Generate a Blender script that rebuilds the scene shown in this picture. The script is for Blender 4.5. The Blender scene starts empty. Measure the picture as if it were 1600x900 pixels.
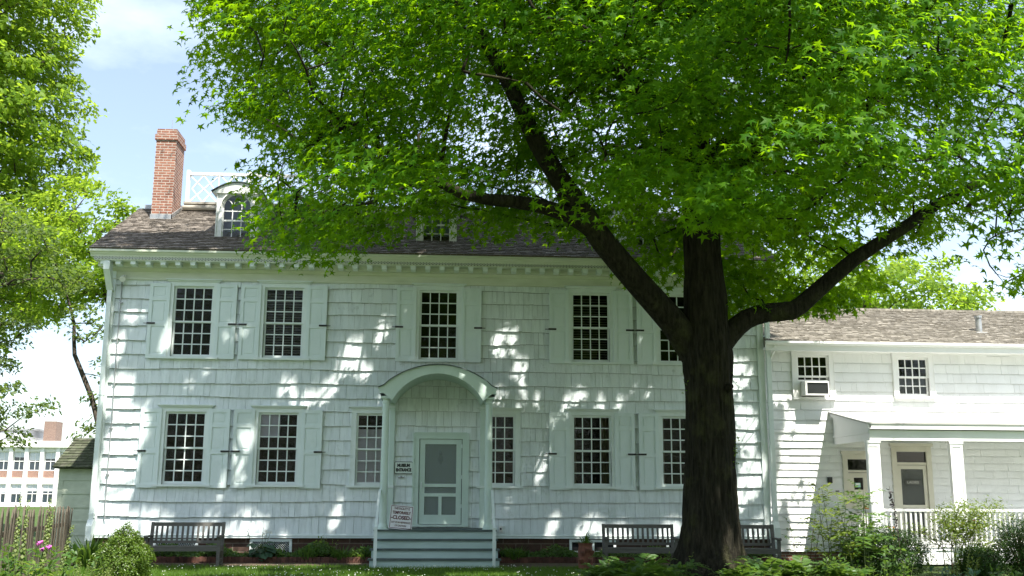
import bpy, math, random
import numpy as np
from mathutils import Vector, Matrix, noise as mnoise

random.seed(11)
R = math.radians
C = bpy.context.scene.collection
sc = bpy.context.scene

# ------------------------------------------------------------------ camera, sky, sun, exposure
F_PX, PITCH, ROLL, YAW = 1620.0, R(11.2186), R(0.28108), R(-3.74932)
EYE = Vector((0, -26, 1.6))
cam = bpy.data.cameras.new('Camera'); cam.lens = 36.0 * F_PX / 1600.0; cam.sensor_width = 36.0
cam.clip_start = 0.1; cam.clip_end = 3000
camo = bpy.data.objects.new('Camera', cam); C.objects.link(camo)
base = Matrix(((1, 0, 0), (0, 0, -1), (0, 1, 0)))          # looks along +Y, Z up
Ry = Matrix.Rotation(-ROLL, 3, 'Y'); Rx = Matrix.Rotation(PITCH, 3, 'X'); Rz = Matrix.Rotation(YAW, 3, 'Z')
camo.matrix_world = Matrix.Translation(EYE) @ (Rz @ Rx @ Ry @ base).to_4x4()
sc.camera = camo

SUN_EL, SUN_AZ = R(61), R(27)                                # azimuth to the right of straight behind the camera
world = bpy.data.worlds.new('World'); sc.world = world; world.use_nodes = True
wn = world.node_tree.nodes; wl = world.node_tree.links; wn.clear()
sky = wn.new('ShaderNodeTexSky'); sky.sky_type = 'NISHITA'; sky.sun_disc = False
sky.sun_elevation = SUN_EL; sky.sun_rotation = math.pi - SUN_AZ
sky.air_density = 1.0; sky.dust_density = 1.4; sky.ozone_density = 1.2
tcw = wn.new('ShaderNodeTexCoord'); mpw = wn.new('ShaderNodeMapping'); mpw.inputs['Scale'].default_value = (1.0, 1.0, 2.2)
mpw.inputs['Rotation'].default_value = (0.3, 0.5, 0.4)
nzw = wn.new('ShaderNodeTexNoise'); nzw.inputs['Scale'].default_value = 2.3; nzw.inputs['Detail'].default_value = 7; nzw.inputs['Roughness'].default_value = .6
rpw = wn.new('ShaderNodeValToRGB'); rpw.color_ramp.elements[0].position = .43; rpw.color_ramp.elements[1].position = .78
rpw.color_ramp.elements[0].color = (.12, .12, .12, 1); rpw.color_ramp.elements[1].color = (.62, .62, .62, 1)
mxw = wn.new('ShaderNodeMixRGB'); mxw.inputs[2].default_value = (8.6, 9.2, 9.8, 1)
bgw = wn.new('ShaderNodeBackground'); bgw.inputs['Strength'].default_value = 0.105
ow = wn.new('ShaderNodeOutputWorld')
wl.new(tcw.outputs['Generated'], mpw.inputs['Vector']); wl.new(mpw.outputs[0], nzw.inputs['Vector'])
wl.new(nzw.outputs['Fac'], rpw.inputs[0]); wl.new(rpw.outputs[0], mxw.inputs[0])
wl.new(sky.outputs[0], mxw.inputs[1]); wl.new(mxw.outputs[0], bgw.inputs['Color']); wl.new(bgw.outputs[0], ow.inputs['Surface'])
sl = bpy.data.lights.new('sun', 'SUN'); sl.energy = 4.9; sl.angle = R(0.53); sl.color = (1.0, .95, .87)
so = bpy.data.objects.new('sun', sl); C.objects.link(so)
sdir = Vector((math.sin(SUN_AZ) * math.cos(SUN_EL), -math.cos(SUN_AZ) * math.cos(SUN_EL), math.sin(SUN_EL)))
so.rotation_euler = sdir.to_track_quat('Z', 'Y').to_euler(); so.location = (20, -40, 60)
sc.view_settings.view_transform = 'Standard'; sc.view_settings.look = 'None'
sc.view_settings.exposure = 1.28; sc.view_settings.gamma = 1.0; sc.view_settings.use_curve_mapping = False
sc.render.engine = 'CYCLES'
sc.cycles.max_bounces = 9; sc.cycles.diffuse_bounces = 4; sc.cycles.glossy_bounces = 3
sc.cycles.transmission_bounces = 6; sc.cycles.transparent_max_bounces = 12

# ------------------------------------------------------------------ helpers
def tag(o, label=None, cat=None, group=None, kind=None):
    if label: o['label'] = label
    if cat: o['category'] = cat
    if group: o['group'] = group
    if kind: o['kind'] = kind
    return o

def thing(name, label, cat, loc=(0, 0, 0), rz=0.0, group=None):
    o = bpy.data.objects.new(name, None); C.objects.link(o)
    o.location = loc; o.rotation_euler = (0, 0, rz); o.empty_display_size = .2
    return tag(o, label, cat, group)

def link(name, me, mats, parent=None, loc=(0, 0, 0)):
    for m in (mats if isinstance(mats, (list, tuple)) else [mats]): me.materials.append(m)
    o = bpy.data.objects.new(name, me); C.objects.link(o)
    o.parent = parent; o.location = loc
    return o

def dup(root, loc=None, rz=None, label=None, parent=None):
    r = root.copy(); C.objects.link(r)
    if parent is not None: r.parent = parent
    if loc is not None: r.location = loc
    if rz is not None: r.rotation_euler = (0, 0, rz)
    if label: r['label'] = label
    for ch in list(root.children): dup(ch, parent=r)
    return r

class MB:
    def __init__(s): s.v = []; s.f = []; s.m = []
    def add(s, vs, fs, mi=0):
        n = len(s.v); s.v += [tuple(p) for p in vs]
        for f in fs: s.f.append([i + n for i in f]); s.m.append(mi)
        return s
    def box(s, x0, x1, y0, y1, z0, z1, mi=0):
        v = [(x0, y0, z0), (x1, y0, z0), (x1, y1, z0), (x0, y1, z0), (x0, y0, z1), (x1, y0, z1), (x1, y1, z1), (x0, y1, z1)]
        return s.add(v, [(3, 2, 1, 0), (4, 5, 6, 7), (0, 1, 5, 4), (1, 2, 6, 5), (2, 3, 7, 6), (3, 0, 4, 7)], mi)
    def mbox(s, M, hx, hy, hz, mi=0):
        v = [M @ Vector((a, b, c)) for c in (-hz, hz) for (a, b) in ((-hx, -hy), (hx, -hy), (hx, hy), (-hx, hy))]
        return s.add(v, [(3, 2, 1, 0), (4, 5, 6, 7), (0, 1, 5, 4), (1, 2, 6, 5), (2, 3, 7, 6), (3, 0, 4, 7)], mi)
    def bar(s, a, b, w, h, up=(0, 0, 1), mi=0):
        a = Vector(a); b = Vector(b); d = (b - a); L = d.length; d.normalize()
        u = Vector(up); x = d.cross(u)
        if x.length < 1e-4: x = d.cross(Vector((1, 0, 0)))
        x.normalize(); z = x.cross(d)
        M = Matrix.Translation((a + b) / 2) @ Matrix((x, d, z)).transposed().to_4x4()
        return s.mbox(M, w / 2, L / 2, h / 2, mi)
    def prism(s, prof, axis, a, b, mi=0):
        """prof: list of 2D points (counter-clockwise), extruded along axis 'x' (prof=(y,z)) or 'y' (prof=(x,z)) or 'z'"""
        n = len(prof)
        mk = {'x': lambda p, t: (t, p[0], p[1]), 'y': lambda p, t: (p[0], t, p[1]), 'z': lambda p, t: (p[0], p[1], t)}[axis]
        v = [mk(p, a) for p in prof] + [mk(p, b) for p in prof]
        f = [tuple(range(n))[::-1], tuple(range(n, 2 * n))] + [(i, (i + 1) % n, (i + 1) % n + n, i + n) for i in range(n)]
        return s.add(v, f, mi)
    def lathe(s, prof, c=(0, 0, 0), n=16, mi=0, cap=True):
        v = []; f = []
        for (r, z) in prof:
            for k in range(n):
                t = 2 * math.pi * k / n; v.append((c[0] + r * math.cos(t), c[1] + r * math.sin(t), c[2] + z))
        for i in range(len(prof) - 1):
            for k in range(n):
                k2 = (k + 1) % n; f.append((i * n + k, i * n + k2, (i + 1) * n + k2, (i + 1) * n + k))
        if cap: f.append(tuple(range(n))[::-1]); f.append(tuple(range((len(prof) - 1) * n, len(prof) * n)))
        return s.add(v, f, mi)
    def tube(s, pts, rad, n=6, mi=0, cap=True):
        pts = [Vector(p) for p in pts]
        if not isinstance(rad, (list, tuple)): rad = [rad] * len(pts)
        v = []; f = []; ref = None
        for i, p in enumerate(pts):
            d = (pts[min(i + 1, len(pts) - 1)] - pts[max(i - 1, 0)])
            if d.length < 1e-9: d = Vector((0, 0, 1))
            d.normalize()
            if ref is None: ref = d.orthogonal().normalized()
            a = (ref - d * ref.dot(d))
            if a.length < 1e-5: a = d.orthogonal()
            a.normalize(); ref = a; b = d.cross(a)
            for k in range(n):
                t = 2 * math.pi * k / n; v.append(p + (a * math.cos(t) + b * math.sin(t)) * rad[i])
        for i in range(len(pts) - 1):
            for k in range(n):
                k2 = (k + 1) % n; f.append((i * n + k, i * n + k2, (i + 1) * n + k2, (i + 1) * n + k))
        if cap: f.append(tuple(range(n))[::-1]); f.append(tuple(range((len(pts) - 1) * n, len(pts) * n)))
        return s.add(v, f, mi)
    def mesh(s, name, smooth=False):
        me = bpy.data.meshes.new(name); me.from_pydata(s.v, [], s.f)
        me.polygons.foreach_set('material_index', s.m)
        if smooth: me.polygons.foreach_set('use_smooth', [True] * len(s.f))
        me.update(); return me
    def build(s, name, mats, parent=None, loc=(0, 0, 0), smooth=False):
        return link(name, s.mesh(name, smooth), mats, parent, loc)

# ------------------------------------------------------------------ materials
MATS = {}
def mat(name, col, rough=.6, col2=None, scale=3.0, mixlo=.35, mixhi=.65, stretch=(1, 1, 1), bump=0.0, bscale=20.0,
        bstretch=None, island=0.0, spec=.3, metal=0.0, detail=5.0):
    m = bpy.data.materials.new(name); m.use_nodes = True; N = m.node_tree.nodes; L = m.node_tree.links
    p = N['Principled BSDF']; p.inputs['Roughness'].default_value = rough; p.inputs['Metallic'].default_value = metal
    p.inputs['Specular IOR Level'].default_value = spec
    tc = N.new('ShaderNodeTexCoord')
    out = None
    if col2 is not None:
        mp = N.new('ShaderNodeMapping'); mp.inputs['Scale'].default_value = stretch; L.new(tc.outputs['Object'], mp.inputs[0])
        nz = N.new('ShaderNodeTexNoise'); nz.inputs['Scale'].default_value = scale; nz.inputs['Detail'].default_value = detail
        nz.inputs['Roughness'].default_value = .62; L.new(mp.outputs[0], nz.inputs['Vector'])
        rp = N.new('ShaderNodeMapRange'); rp.inputs[1].default_value = mixlo; rp.inputs[2].default_value = mixhi; L.new(nz.outputs['Fac'], rp.inputs[0])
        mx = N.new('ShaderNodeMixRGB'); mx.inputs[1].default_value = (*col, 1); mx.inputs[2].default_value = (*col2, 1)
        L.new(rp.outputs[0], mx.inputs[0]); out = mx.outputs[0]
    if island:
        ge = N.new('ShaderNodeNewGeometry'); mr = N.new('ShaderNodeMapRange')
        mr.inputs[3].default_value = 1 - island; mr.inputs[4].default_value = 1 + island
        L.new(ge.outputs['Random Per Island'], mr.inputs[0])
        hs = N.new('ShaderNodeHueSaturation'); L.new(mr.outputs[0], hs.inputs['Value'])
        if out: L.new(out, hs.inputs['Color'])
        else: hs.inputs['Color'].default_value = (*col, 1)
        out = hs.outputs[0]
    if out: L.new(out, p.inputs['Base Color'])
    else: p.inputs['Base Color'].default_value = (*col, 1)
    if bump:
        mp2 = N.new('ShaderNodeMapping'); mp2.inputs['Scale'].default_value = bstretch or stretch; L.new(tc.outputs['Object'], mp2.inputs[0])
        n2 = N.new('ShaderNodeTexNoise'); n2.inputs['Scale'].default_value = bscale; n2.inputs['Detail'].default_value = 6; L.new(mp2.outputs[0], n2.inputs['Vector'])
        b = N.new('ShaderNodeBump'); b.inputs['Strength'].default_value = bump; b.inputs['Distance'].default_value = .02
        L.new(n2.outputs['Fac'], b.inputs['Height']); L.new(b.outputs[0], p.inputs['Normal'])
    if name == 'sweetgum_bark': b.inputs['Distance'].default_value = .05
    MATS[name] = m; return m

def leaf_mat(name, c1, c2, trans, tmix=.45, rough=.45, spec=.35):
    m = bpy.data.materials.new(name); m.use_nodes = True; N = m.node_tree.nodes; L = m.node_tree.links
    p = N['Principled BSDF']; p.inputs['Roughness'].default_value = rough; p.inputs['Specular IOR Level'].default_value = spec
    ge = N.new('ShaderNodeNewGeometry'); mx = N.new('ShaderNodeMixRGB')
    mx.inputs[1].default_value = (*c1, 1); mx.inputs[2].default_value = (*c2, 1); L.new(ge.outputs['Random Per Island'], mx.inputs[0])
    L.new(mx.outputs[0], p.inputs['Base Color'])
    t = N.new('ShaderNodeBsdfTranslucent'); mt = N.new('ShaderNodeMixRGB'); mt.blend_type = 'MULTIPLY'; mt.inputs[0].default_value = .55
    hv = N.new('ShaderNodeMapRange'); hv.inputs[3].default_value = .55; hv.inputs[4].default_value = 1.25
    L.new(ge.outputs['Random Per Island'], hv.inputs[0])
    mt.inputs[1].default_value = (*trans, 1); L.new(hv.outputs[0], mt.inputs[2]); L.new(mt.outputs[0], t.inputs['Color'])
    ms = N.new('ShaderNodeMixShader'); ms.inputs[0].default_value = tmix
    L.new(p.outputs[0], ms.inputs[1]); L.new(t.outputs[0], ms.inputs[2]); L.new(ms.outputs[0], N['Material Output'].inputs['Surface'])
    MATS[name] = m; return m

def brick_mat(name, c1, c2, mortar, bw, bh, ms=.012, axis='xz', rough=.85):
    m = bpy.data.materials.new(name); m.use_nodes = True; N = m.node_tree.nodes; L = m.node_tree.links
    p = N['Principled BSDF']; p.inputs['Roughness'].default_value = rough; p.inputs['Specular IOR Level'].default_value = .2
    tc = N.new('ShaderNodeTexCoord'); sx = N.new('ShaderNodeSeparateXYZ'); L.new(tc.outputs['Object'], sx.inputs[0])
    ad = N.new('ShaderNodeMath'); ad.operation = 'ADD'; L.new(sx.outputs[0], ad.inputs[0]); L.new(sx.outputs[1], ad.inputs[1])
    cb = N.new('ShaderNodeCombineXYZ'); L.new(ad.outputs[0], cb.inputs[0]); L.new(sx.outputs[2], cb.inputs[1])
    b = N.new('ShaderNodeTexBrick'); b.inputs['Scale'].default_value = 1.0; b.inputs['Brick Width'].default_value = bw; b.inputs['Row Height'].default_value = bh
    b.inputs['Mortar Size'].default_value = ms; b.inputs['Mortar Smooth'].default_value = .25; b.inputs['Bias'].default_value = -.1
    b.inputs['Color1'].default_value = (*c1, 1); b.inputs['Color2'].default_value = (*c2, 1); b.inputs['Mortar'].default_value = (*mortar, 1)
    L.new(cb.outputs[0], b.inputs['Vector'])
    nz = N.new('ShaderNodeTexNoise'); nz.inputs['Scale'].default_value = 9; nz.inputs['Detail'].default_value = 6; L.new(tc.outputs['Object'], nz.inputs['Vector'])
    mr = N.new('ShaderNodeMapRange'); mr.inputs[3].default_value = .55; mr.inputs[4].default_value = 1.4; L.new(nz.outputs['Fac'], mr.inputs[0])
    hs = N.new('ShaderNodeHueSaturation'); L.new(b.outputs['Color'], hs.inputs['Color']); L.new(mr.outputs[0], hs.inputs['Value'])
    L.new(hs.outputs[0], p.inputs['Base Color'])
    bm = N.new('ShaderNodeBump'); bm.inputs['Strength'].default_value = .7; bm.inputs['Distance'].default_value = .012; bm.invert = True
    L.new(b.outputs['Fac'], bm.inputs['Height']); L.new(bm.outputs[0], p.inputs['Normal'])
    return m

def glass_mat(name, tint=.75, wav=.04):
    m = bpy.data.materials.new(name); m.use_nodes = True; N = m.node_tree.nodes; L = m.node_tree.links
    N.remove(N['Principled BSDF'])
    tr = N.new('ShaderNodeBsdfTransparent'); tr.inputs[0].default_value = (tint, tint * 1.01, tint, 1)
    gl = N.new('ShaderNodeBsdfGlossy'); gl.inputs['Roughness'].default_value = .015
    fr = N.new('ShaderNodeFresnel'); fr.inputs['IOR'].default_value = 1.52
    tc = N.new('ShaderNodeTexCoord'); nz = N.new('ShaderNodeTexNoise'); nz.inputs['Scale'].default_value = 13; nz.inputs['Detail'].default_value = 3
    L.new(tc.outputs['Object'], nz.inputs['Vector'])
    b = N.new('ShaderNodeBump'); b.inputs['Strength'].default_value = wav; b.inputs['Distance'].default_value = .1; L.new(nz.outputs['Fac'], b.inputs['Height'])
    L.new(b.outputs[0], gl.inputs['Normal']); L.new(b.outputs[0], fr.inputs['Normal'])
    ms = N.new('ShaderNodeMixShader'); L.new(fr.outputs[0], ms.inputs[0]); L.new(tr.outputs[0], ms.inputs[1]); L.new(gl.outputs[0], ms.inputs[2])
    L.new(ms.outputs[0], N['Material Output'].inputs['Surface'])
    return m

def screen_mat(name, col, alpha):
    m = bpy.data.materials.new(name); m.use_nodes = True; N = m.node_tree.nodes; L = m.node_tree.links
    p = N['Principled BSDF']; p.inputs['Base Color'].default_value = (*col, 1); p.inputs['Roughness'].default_value = .7
    tr = N.new('ShaderNodeBsdfTransparent'); ms = N.new('ShaderNodeMixShader'); ms.inputs[0].default_value = alpha
    L.new(tr.outputs[0], ms.inputs[1]); L.new(p.outputs[0], ms.inputs[2]); L.new(ms.outputs[0], N['Material Output'].inputs['Surface'])
    return m

def lichen(m, c3, scale, lo, hi):
    N = m.node_tree.nodes; L = m.node_tree.links; p = N['Principled BSDF']; src = p.inputs['Base Color'].links[0].from_socket
    tc = N.new('ShaderNodeTexCoord'); nz = N.new('ShaderNodeTexNoise'); nz.inputs['Scale'].default_value = scale; nz.inputs['Detail'].default_value = 8; nz.inputs['Roughness'].default_value = .7
    L.new(tc.outputs['Object'], nz.inputs['Vector']); rp = N.new('ShaderNodeMapRange'); rp.inputs[1].default_value = lo; rp.inputs[2].default_value = hi; L.new(nz.outputs['Fac'], rp.inputs[0])
    mx = N.new('ShaderNodeMixRGB'); mx.inputs[2].default_value = (*c3, 1); L.new(rp.outputs[0], mx.inputs[0]); L.new(src, mx.inputs[1]); L.new(mx.outputs[0], p.inputs['Base Color'])
siding = mat('painted_shingle', (.73, .795, .80), .55, (.56, .63, .62), 2.0, .46, .80, (5, 5, .7), .35, 9, (9, 9, .8), island=.06, spec=.25)
trimA = mat('house_trim_paint', (.74, .81, .79), .5, (.62, .70, .67), 2.5, .45, .85, (1, 1, 1), .08, 12, spec=.3)
portico_shaded_paint = mat('portico_shaded_paint', (.60, .72, .66), .5, (.48, .60, .54), 1.6, .4, .8, (1, 1, .5), .08, 10, spec=.3)  # green tone carries the tree's shade, put into the paint colour
cornice_bounce_paint = mat('cornice_bounce_paint', (.68, .72, .60), .5, (.55, .59, .46), 2.2, .4, .8, (.6, 1, 2), .05, 10)  # olive tone is leaf bounce light under the eaves, put into the colour
shut_paint = mat('shutter_paint', (.70, .79, .78), .45, (.58, .68, .66), 2, .5, .9, (1, 1, .6), .06, 10, spec=.35)
annex_siding = mat('annex_shingle_paint', (.84, .85, .85), .55, (.77, .78, .775), 1.8, .45, .85, (2, 2, 1), .2, 9, (9, 9, .8), island=.035, spec=.25)
annex_trim = mat('annex_trim_paint', (.84, .845, .84), .5, (.76, .765, .75), 2, .5, .9, spec=.3)
step_paint = mat('step_paint', (.47, .60, .58), .5, (.38, .50, .48), 2.5, .4, .8, (.6, 1, 2), .08, 14)
tread_paint = mat('tread_paint', (.07, .095, .095), .6, (.14, .17, .16), 5, .45, .8)
shake = mat('weathered_shake', (.315, .28, .24), .85, (.13, .115, .098), 7, .35, .62, (1, 1, 1), .5, 30, island=.34, spec=.15)
shake2 = mat('silvered_shake', (.39, .365, .315), .85, (.205, .19, .16), 7, .35, .62, (1, 1, 1), .5, 30, island=.24, spec=.15)
moss_shake = mat('mossy_shake', (.095, .095, .075), .9, (.06, .075, .04), 6, .3, .7, bump=.4, bscale=30, island=.3, spec=.1)
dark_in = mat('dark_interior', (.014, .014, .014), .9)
black_iron = mat('black_iron', (.012, .012, .012), .4, spec=.5)
grey_metal = mat('galvanised_metal', (.45, .46, .46), .45, (.33, .34, .34), 6, metal=.6)
gutter_metal = mat('aged_gutter', (.42, .40, .35), .5, (.28, .26, .22), 3, stretch=(1, 1, 4))
brown_stone = brick_mat('brownstone_blocks', (.105, .058, .042), (.065, .043, .034), (.17, .135, .105), .62, .2, .014)
red_brick = brick_mat('red_brick', (.31, .145, .10), (.21, .085, .06), (.44, .39, .34), .215, .075, .011)
edge_brick = brick_mat('edging_brick', (.14, .06, .042), (.09, .045, .035), (.05, .04, .03), .1, .3, .012)
glass = glass_mat('window_glass', .72, .05)
glass2 = glass_mat('plain_glass', .6, .02)
blind = mat('window_blind', (.80, .77, .88), .8)
drape = mat('beige_drape', (.40, .38, .27), .9, (.26, .25, .17), 3, stretch=(12, 1, .4))
scr = screen_mat('door_screen', (.26, .31, .295), .48)
door_paint = mat('inner_door_paint', (.42, .47, .45), .5)
cream = mat('cream_door_paint', (.66, .64, .54), .5, (.58, .56, .46), 2)
weath_wood = mat('weathered_teak', (.155, .15, .135), .8, (.11, .105, .095), 4, .35, .7, (1, 8, 8), .3, 25, (2, 14, 14), spec=.15)
fence_wood = mat('weathered_cedar', (.135, .115, .088), .85, (.07, .06, .045), 3, .35, .7, (6, 6, .8), .3, 20, (14, 14, 1), island=.2, spec=.12)
bark = mat('sweetgum_bark', (.036, .033, .023), .95, (.011, .010, .007), 5, .35, .65, (3.5, 3.5, .5), 1.0, 9, (5, 5, .55), spec=.1)
lichen(bark, (.062, .066, .026), 1.7, .52, .80); lichen(bark, (.10, .105, .08), 6.0, .66, .80)
lichen(siding, (.40, .45, .42), 3.3, .60, .80)
bark2 = mat('grey_bark', (.09, .075, .06), .95, (.05, .042, .035), 8, bump=.5, bscale=15, spec=.1)
soil = mat('bed_soil', (.06, .042, .03), .95, (.035, .025, .018), 8, bump=.6, bscale=25, spec=.1)
dirt = mat('bare_dirt', (.15, .115, .085), .95, (.09, .07, .05), 5, bump=.5, bscale=30, spec=.1)
lawn_m = mat('lawn_turf', (.045, .085, .02), .9, (.07, .10, .03), 1.5, bump=.6, bscale=60, spec=.1)
white_paint = mat('white_paint', (.8, .8, .78), .5, (.72, .72, .69), 3)
terracotta = mat('terracotta', (.20, .08, .05), .85, (.13, .06, .04), 5, bump=.2, bscale=20)
sign_white = mat('sign_white', (.78, .77, .80), .4)
sign_green = mat('sign_pale', (.66, .74, .69), .4)
letter_red = mat('maroon_letters', (.10, .008, .016), .5)
letter_black = mat('black_letters', (.012, .012, .014), .5)
orange_wood = mat('orange_wood', (.42, .19, .04), .5, (.32, .14, .03), 4)
m_petal = mat('magenta_petals', (.50, .10, .38), .5)
w_petal = mat('white_petals', (.75, .76, .68), .6)
o_petal = mat('orange_petals', (.75, .20, .03), .5)
L_gum = leaf_mat('sweetgum_leaf', (.012, .062, .004), (.070, .160, .007), (.33, .60, .006), .44, .5, .07)
L_oak = leaf_mat('oak_leaf', (.085, .165, .015), (.145, .225, .020), (.42, .60, .04), .48, .5, .14)
L_far = leaf_mat('far_leaf', (.055, .10, .025), (.09, .13, .03), (.26, .38, .05), .40, .5, .3)
L_box = leaf_mat('boxwood_leaf', (.06, .12, .012), (.11, .17, .02), (.20, .32, .02), .30, .35, .45)
L_dbox = leaf_mat('dark_boxwood_leaf', (.018, .05, .008), (.032, .07, .010), (.06, .13, .01), .2, .45, .2)
L_herb = leaf_mat('garden_leaf', (.045, .11, .022), (.08, .15, .03), (.20, .34, .04), .38, .45, .35)
L_pale = leaf_mat('pale_leaf', (.12, .17, .045), (.17, .21, .06), (.32, .40, .07), .35, .5, .3)
L_blue = leaf_mat('hosta_leaf', (.045, .10, .06), (.06, .12, .07), (.12, .25, .09), .3, .45, .35)
L_rose = leaf_mat('rose_leaf', (.10, .16, .03), (.15, .20, .04), (.36, .46, .05), .42, .45, .3)
L_grass = leaf_mat('grass_blade', (.06, .14, .015), (.10, .18, .02), (.22, .36, .03), .35, .5, .25)
stem_m = mat('green_stem', (.09, .12, .04), .7)
twig_m = mat('brown_twig', (.10, .07, .045), .85)

# ------------------------------------------------------------------ leaf meshes
def star_template():
    v = [(0, 0, .03)]; tips = [(-52, .86), (10, .98), (90, 1.08), (170, .98), (232, .86)]
    notch = [(-90, .16), (-21, .36), (50, .38), (130, .38), (201, .36)]
    for a, r in tips: v.append((r * .5 * math.cos(R(a)), r * .5 * math.sin(R(a)), -.10))
    for a, r in notch: v.append((r * .5 * math.cos(R(a)), r * .5 * math.sin(R(a)), .035))
    f = [(0, 6 + i, 1 + i, 6 + (i + 1) % 5) for i in range(5)]
    return np.array(v), np.array(f)
STAR = star_template()
OVAL = (np.array([(0, 0, 0), (.22, .35, .05), (.19, .7, .03), (0, 1, -.06), (-.19, .7, .03), (-.22, .35, .05)]), np.array([(0, 1, 2, 3), (0, 3, 4, 5)]))
BROAD = (np.array([(0, 0, 0), (.42, .35, .06), (.33, .75, .04), (0, 1, -.08), (-.33, .75, .04), (-.42, .35, .06)]), np.array([(0, 1, 2, 3), (0, 3, 4, 5)]))
STRAP = (np.array([(-.035, 0, 0), (.035, 0, 0), (-.035, .5, .06), (.035, .5, .06), (0, 1, -.22)]), np.array([(0, 1, 3, 2), (2, 3, 4, 4)]))
LOBED = (np.array([(0, 0, 0), (.16, .22, .03), (.32, .45, .0), (.14, .55, .03), (.22, .8, 0), (0, 1.0, -.06), (-.22, .8, 0), (-.14, .55, .03), (-.32, .45, 0), (-.16, .22, .03), (0, .5, .03)]),
         np.array([(0, 1, 2, 10), (10, 2, 3, 3), (10, 3, 4, 5), (10, 5, 6, 7), (10, 7, 8, 8), (10, 8, 9, 0)]))

def norm(a): return a / np.maximum(np.linalg.norm(a, axis=-1, keepdims=True), 1e-9)

def leaf_mesh(name, tmpl, pos, nrm, size, along=None, rng=None):
    rng = rng or np.random.default_rng(1)
    tv, tf = tmpl; N = len(pos); k = len(tv)
    nrm = norm(np.asarray(nrm, float)); pos = np.asarray(pos, float)
    if along is None: along = rng.normal(size=(N, 3))
    b = along - nrm * (along * nrm).sum(1, keepdims=True); b = norm(b)
    t = np.cross(b, nrm); size = np.broadcast_to(np.asarray(size, float), (N,))[:, None, None]
    V = pos[:, None, :] + size * (tv[None, :, 0:1] * t[:, None, :] + tv[None, :, 1:2] * b[:, None, :] + tv[None, :, 2:3] * nrm[:, None, :])
    lens = []; idx = []
    for f in tf:
        f = list(f)
        if f[-1] == f[-2]: f = f[:-1]
        lens.append(len(f)); idx += f
    idx = (np.array(idx)[None, :] + (np.arange(N) * k)[:, None]).ravel().astype(np.int32)
    lens = np.tile(np.array(lens), N); starts = np.concatenate([[0], np.cumsum(lens)[:-1]]).astype(np.int32)
    me = bpy.data.meshes.new(name)
    me.vertices.add(N * k); me.vertices.foreach_set('co', V.reshape(-1).astype(np.float32))
    me.loops.add(len(idx)); me.loops.foreach_set('vertex_index', idx)
    me.polygons.add(len(lens)); me.polygons.foreach_set('loop_start', starts)
    me.update(calc_edges=True); me.validate()
    return me

# ------------------------------------------------------------------ trees
def polyline(pts, rad, step=.5):
    pts = [np.array(p, float) for p in pts]; P = []; Q = []
    n = len(pts)
    for i in range(n - 1):
        p0 = pts[max(i - 1, 0)]; p1 = pts[i]; p2 = pts[i + 1]; p3 = pts[min(i + 2, n - 1)]
        m = max(2, int(np.linalg.norm(p2 - p1) / step))
        for j in range(m):
            t = j / m
            P.append(.5 * (2 * p1 + (p2 - p0) * t + (2 * p0 - 5 * p1 + 4 * p2 - p3) * t * t + (3 * p1 - p0 - 3 * p2 + p3) * t ** 3))
            Q.append(rad[i] + (rad[i + 1] - rad[i]) * t)
    P.append(pts[-1]); Q.append(rad[-1]); return P, Q

def grow(mb, limbs, clumps, rng, tip=.010, sag=.06, sides=5, wob=.10, limb_sides=10):
    """limbs: list of (points, radii). Thin branches run from the nearest limb or branch to every clump."""
    nodes = []; par = []; fixed = []
    for pts, rad in limbs:
        P, Q = polyline(pts, rad); mb.tube(P, Q, limb_sides)
        prev = -1
        for p, q in zip(P, Q): nodes.append(p); par.append(prev); fixed.append(True); prev = len(nodes) - 1
    order = np.argsort([min(np.linalg.norm(np.array(nodes) - c, axis=1)) for c in clumps])
    cap = len(nodes) + len(clumps) * 12; arr = np.zeros((cap, 3)); arr[:len(nodes)] = nodes; n = len(nodes); chains = []
    cnt = {}
    for ci in order:
        c = clumps[ci]; d = arr[:n] - c; dist = np.sqrt((d * d).sum(1)) + .35 * np.maximum(0, d[:, 2])   # prefers to leave from below
        k = int(np.argmin(dist)); a = arr[k].copy(); L = np.linalg.norm(c - a); m = max(2, min(9, int(L / .45) + 1))
        w = rng.normal(size=3) * wob * L; ch = [k]
        for j in range(1, m + 1):
            t = j / m; p = a + (c - a) * t + w * math.sin(math.pi * t); p[2] += sag * L * math.sin(math.pi * t)
            arr[n] = p; par.append(ch[-1]); fixed.append(False); ch.append(n); n += 1
        chains.append(ch)
    w = np.zeros(n)
    for ch in chains: w[ch[-1]] += 1
    for i in range(n - 1, -1, -1):
        if par[i] >= 0: w[par[i]] += w[i]
    for ch in chains:
        rad = [max(tip * .6, tip * w[i] ** .5) for i in ch[1:]]; rad = [min(rad[0] * 1.25, .14)] + rad
        rad[-1] = tip * .5
        mb.tube([arr[i] for i in ch], rad, sides, cap=False)
    return arr[:n]

def spaced(cands, dmin):
    keep = []; grid = {}
    for p in cands:
        g = tuple((p // dmin).astype(int)); ok = True
        for dx in (-1, 0, 1):
            for dy in (-1, 0, 1):
                for dz in (-1, 0, 1):
                    for q in grid.get((g[0] + dx, g[1] + dy, g[2] + dz), ()):
                        if ((p - q) ** 2).sum() < dmin * dmin: ok = False
        if ok: grid.setdefault(g, []).append(p); keep.append(p)
    return np.array(keep)

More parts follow.
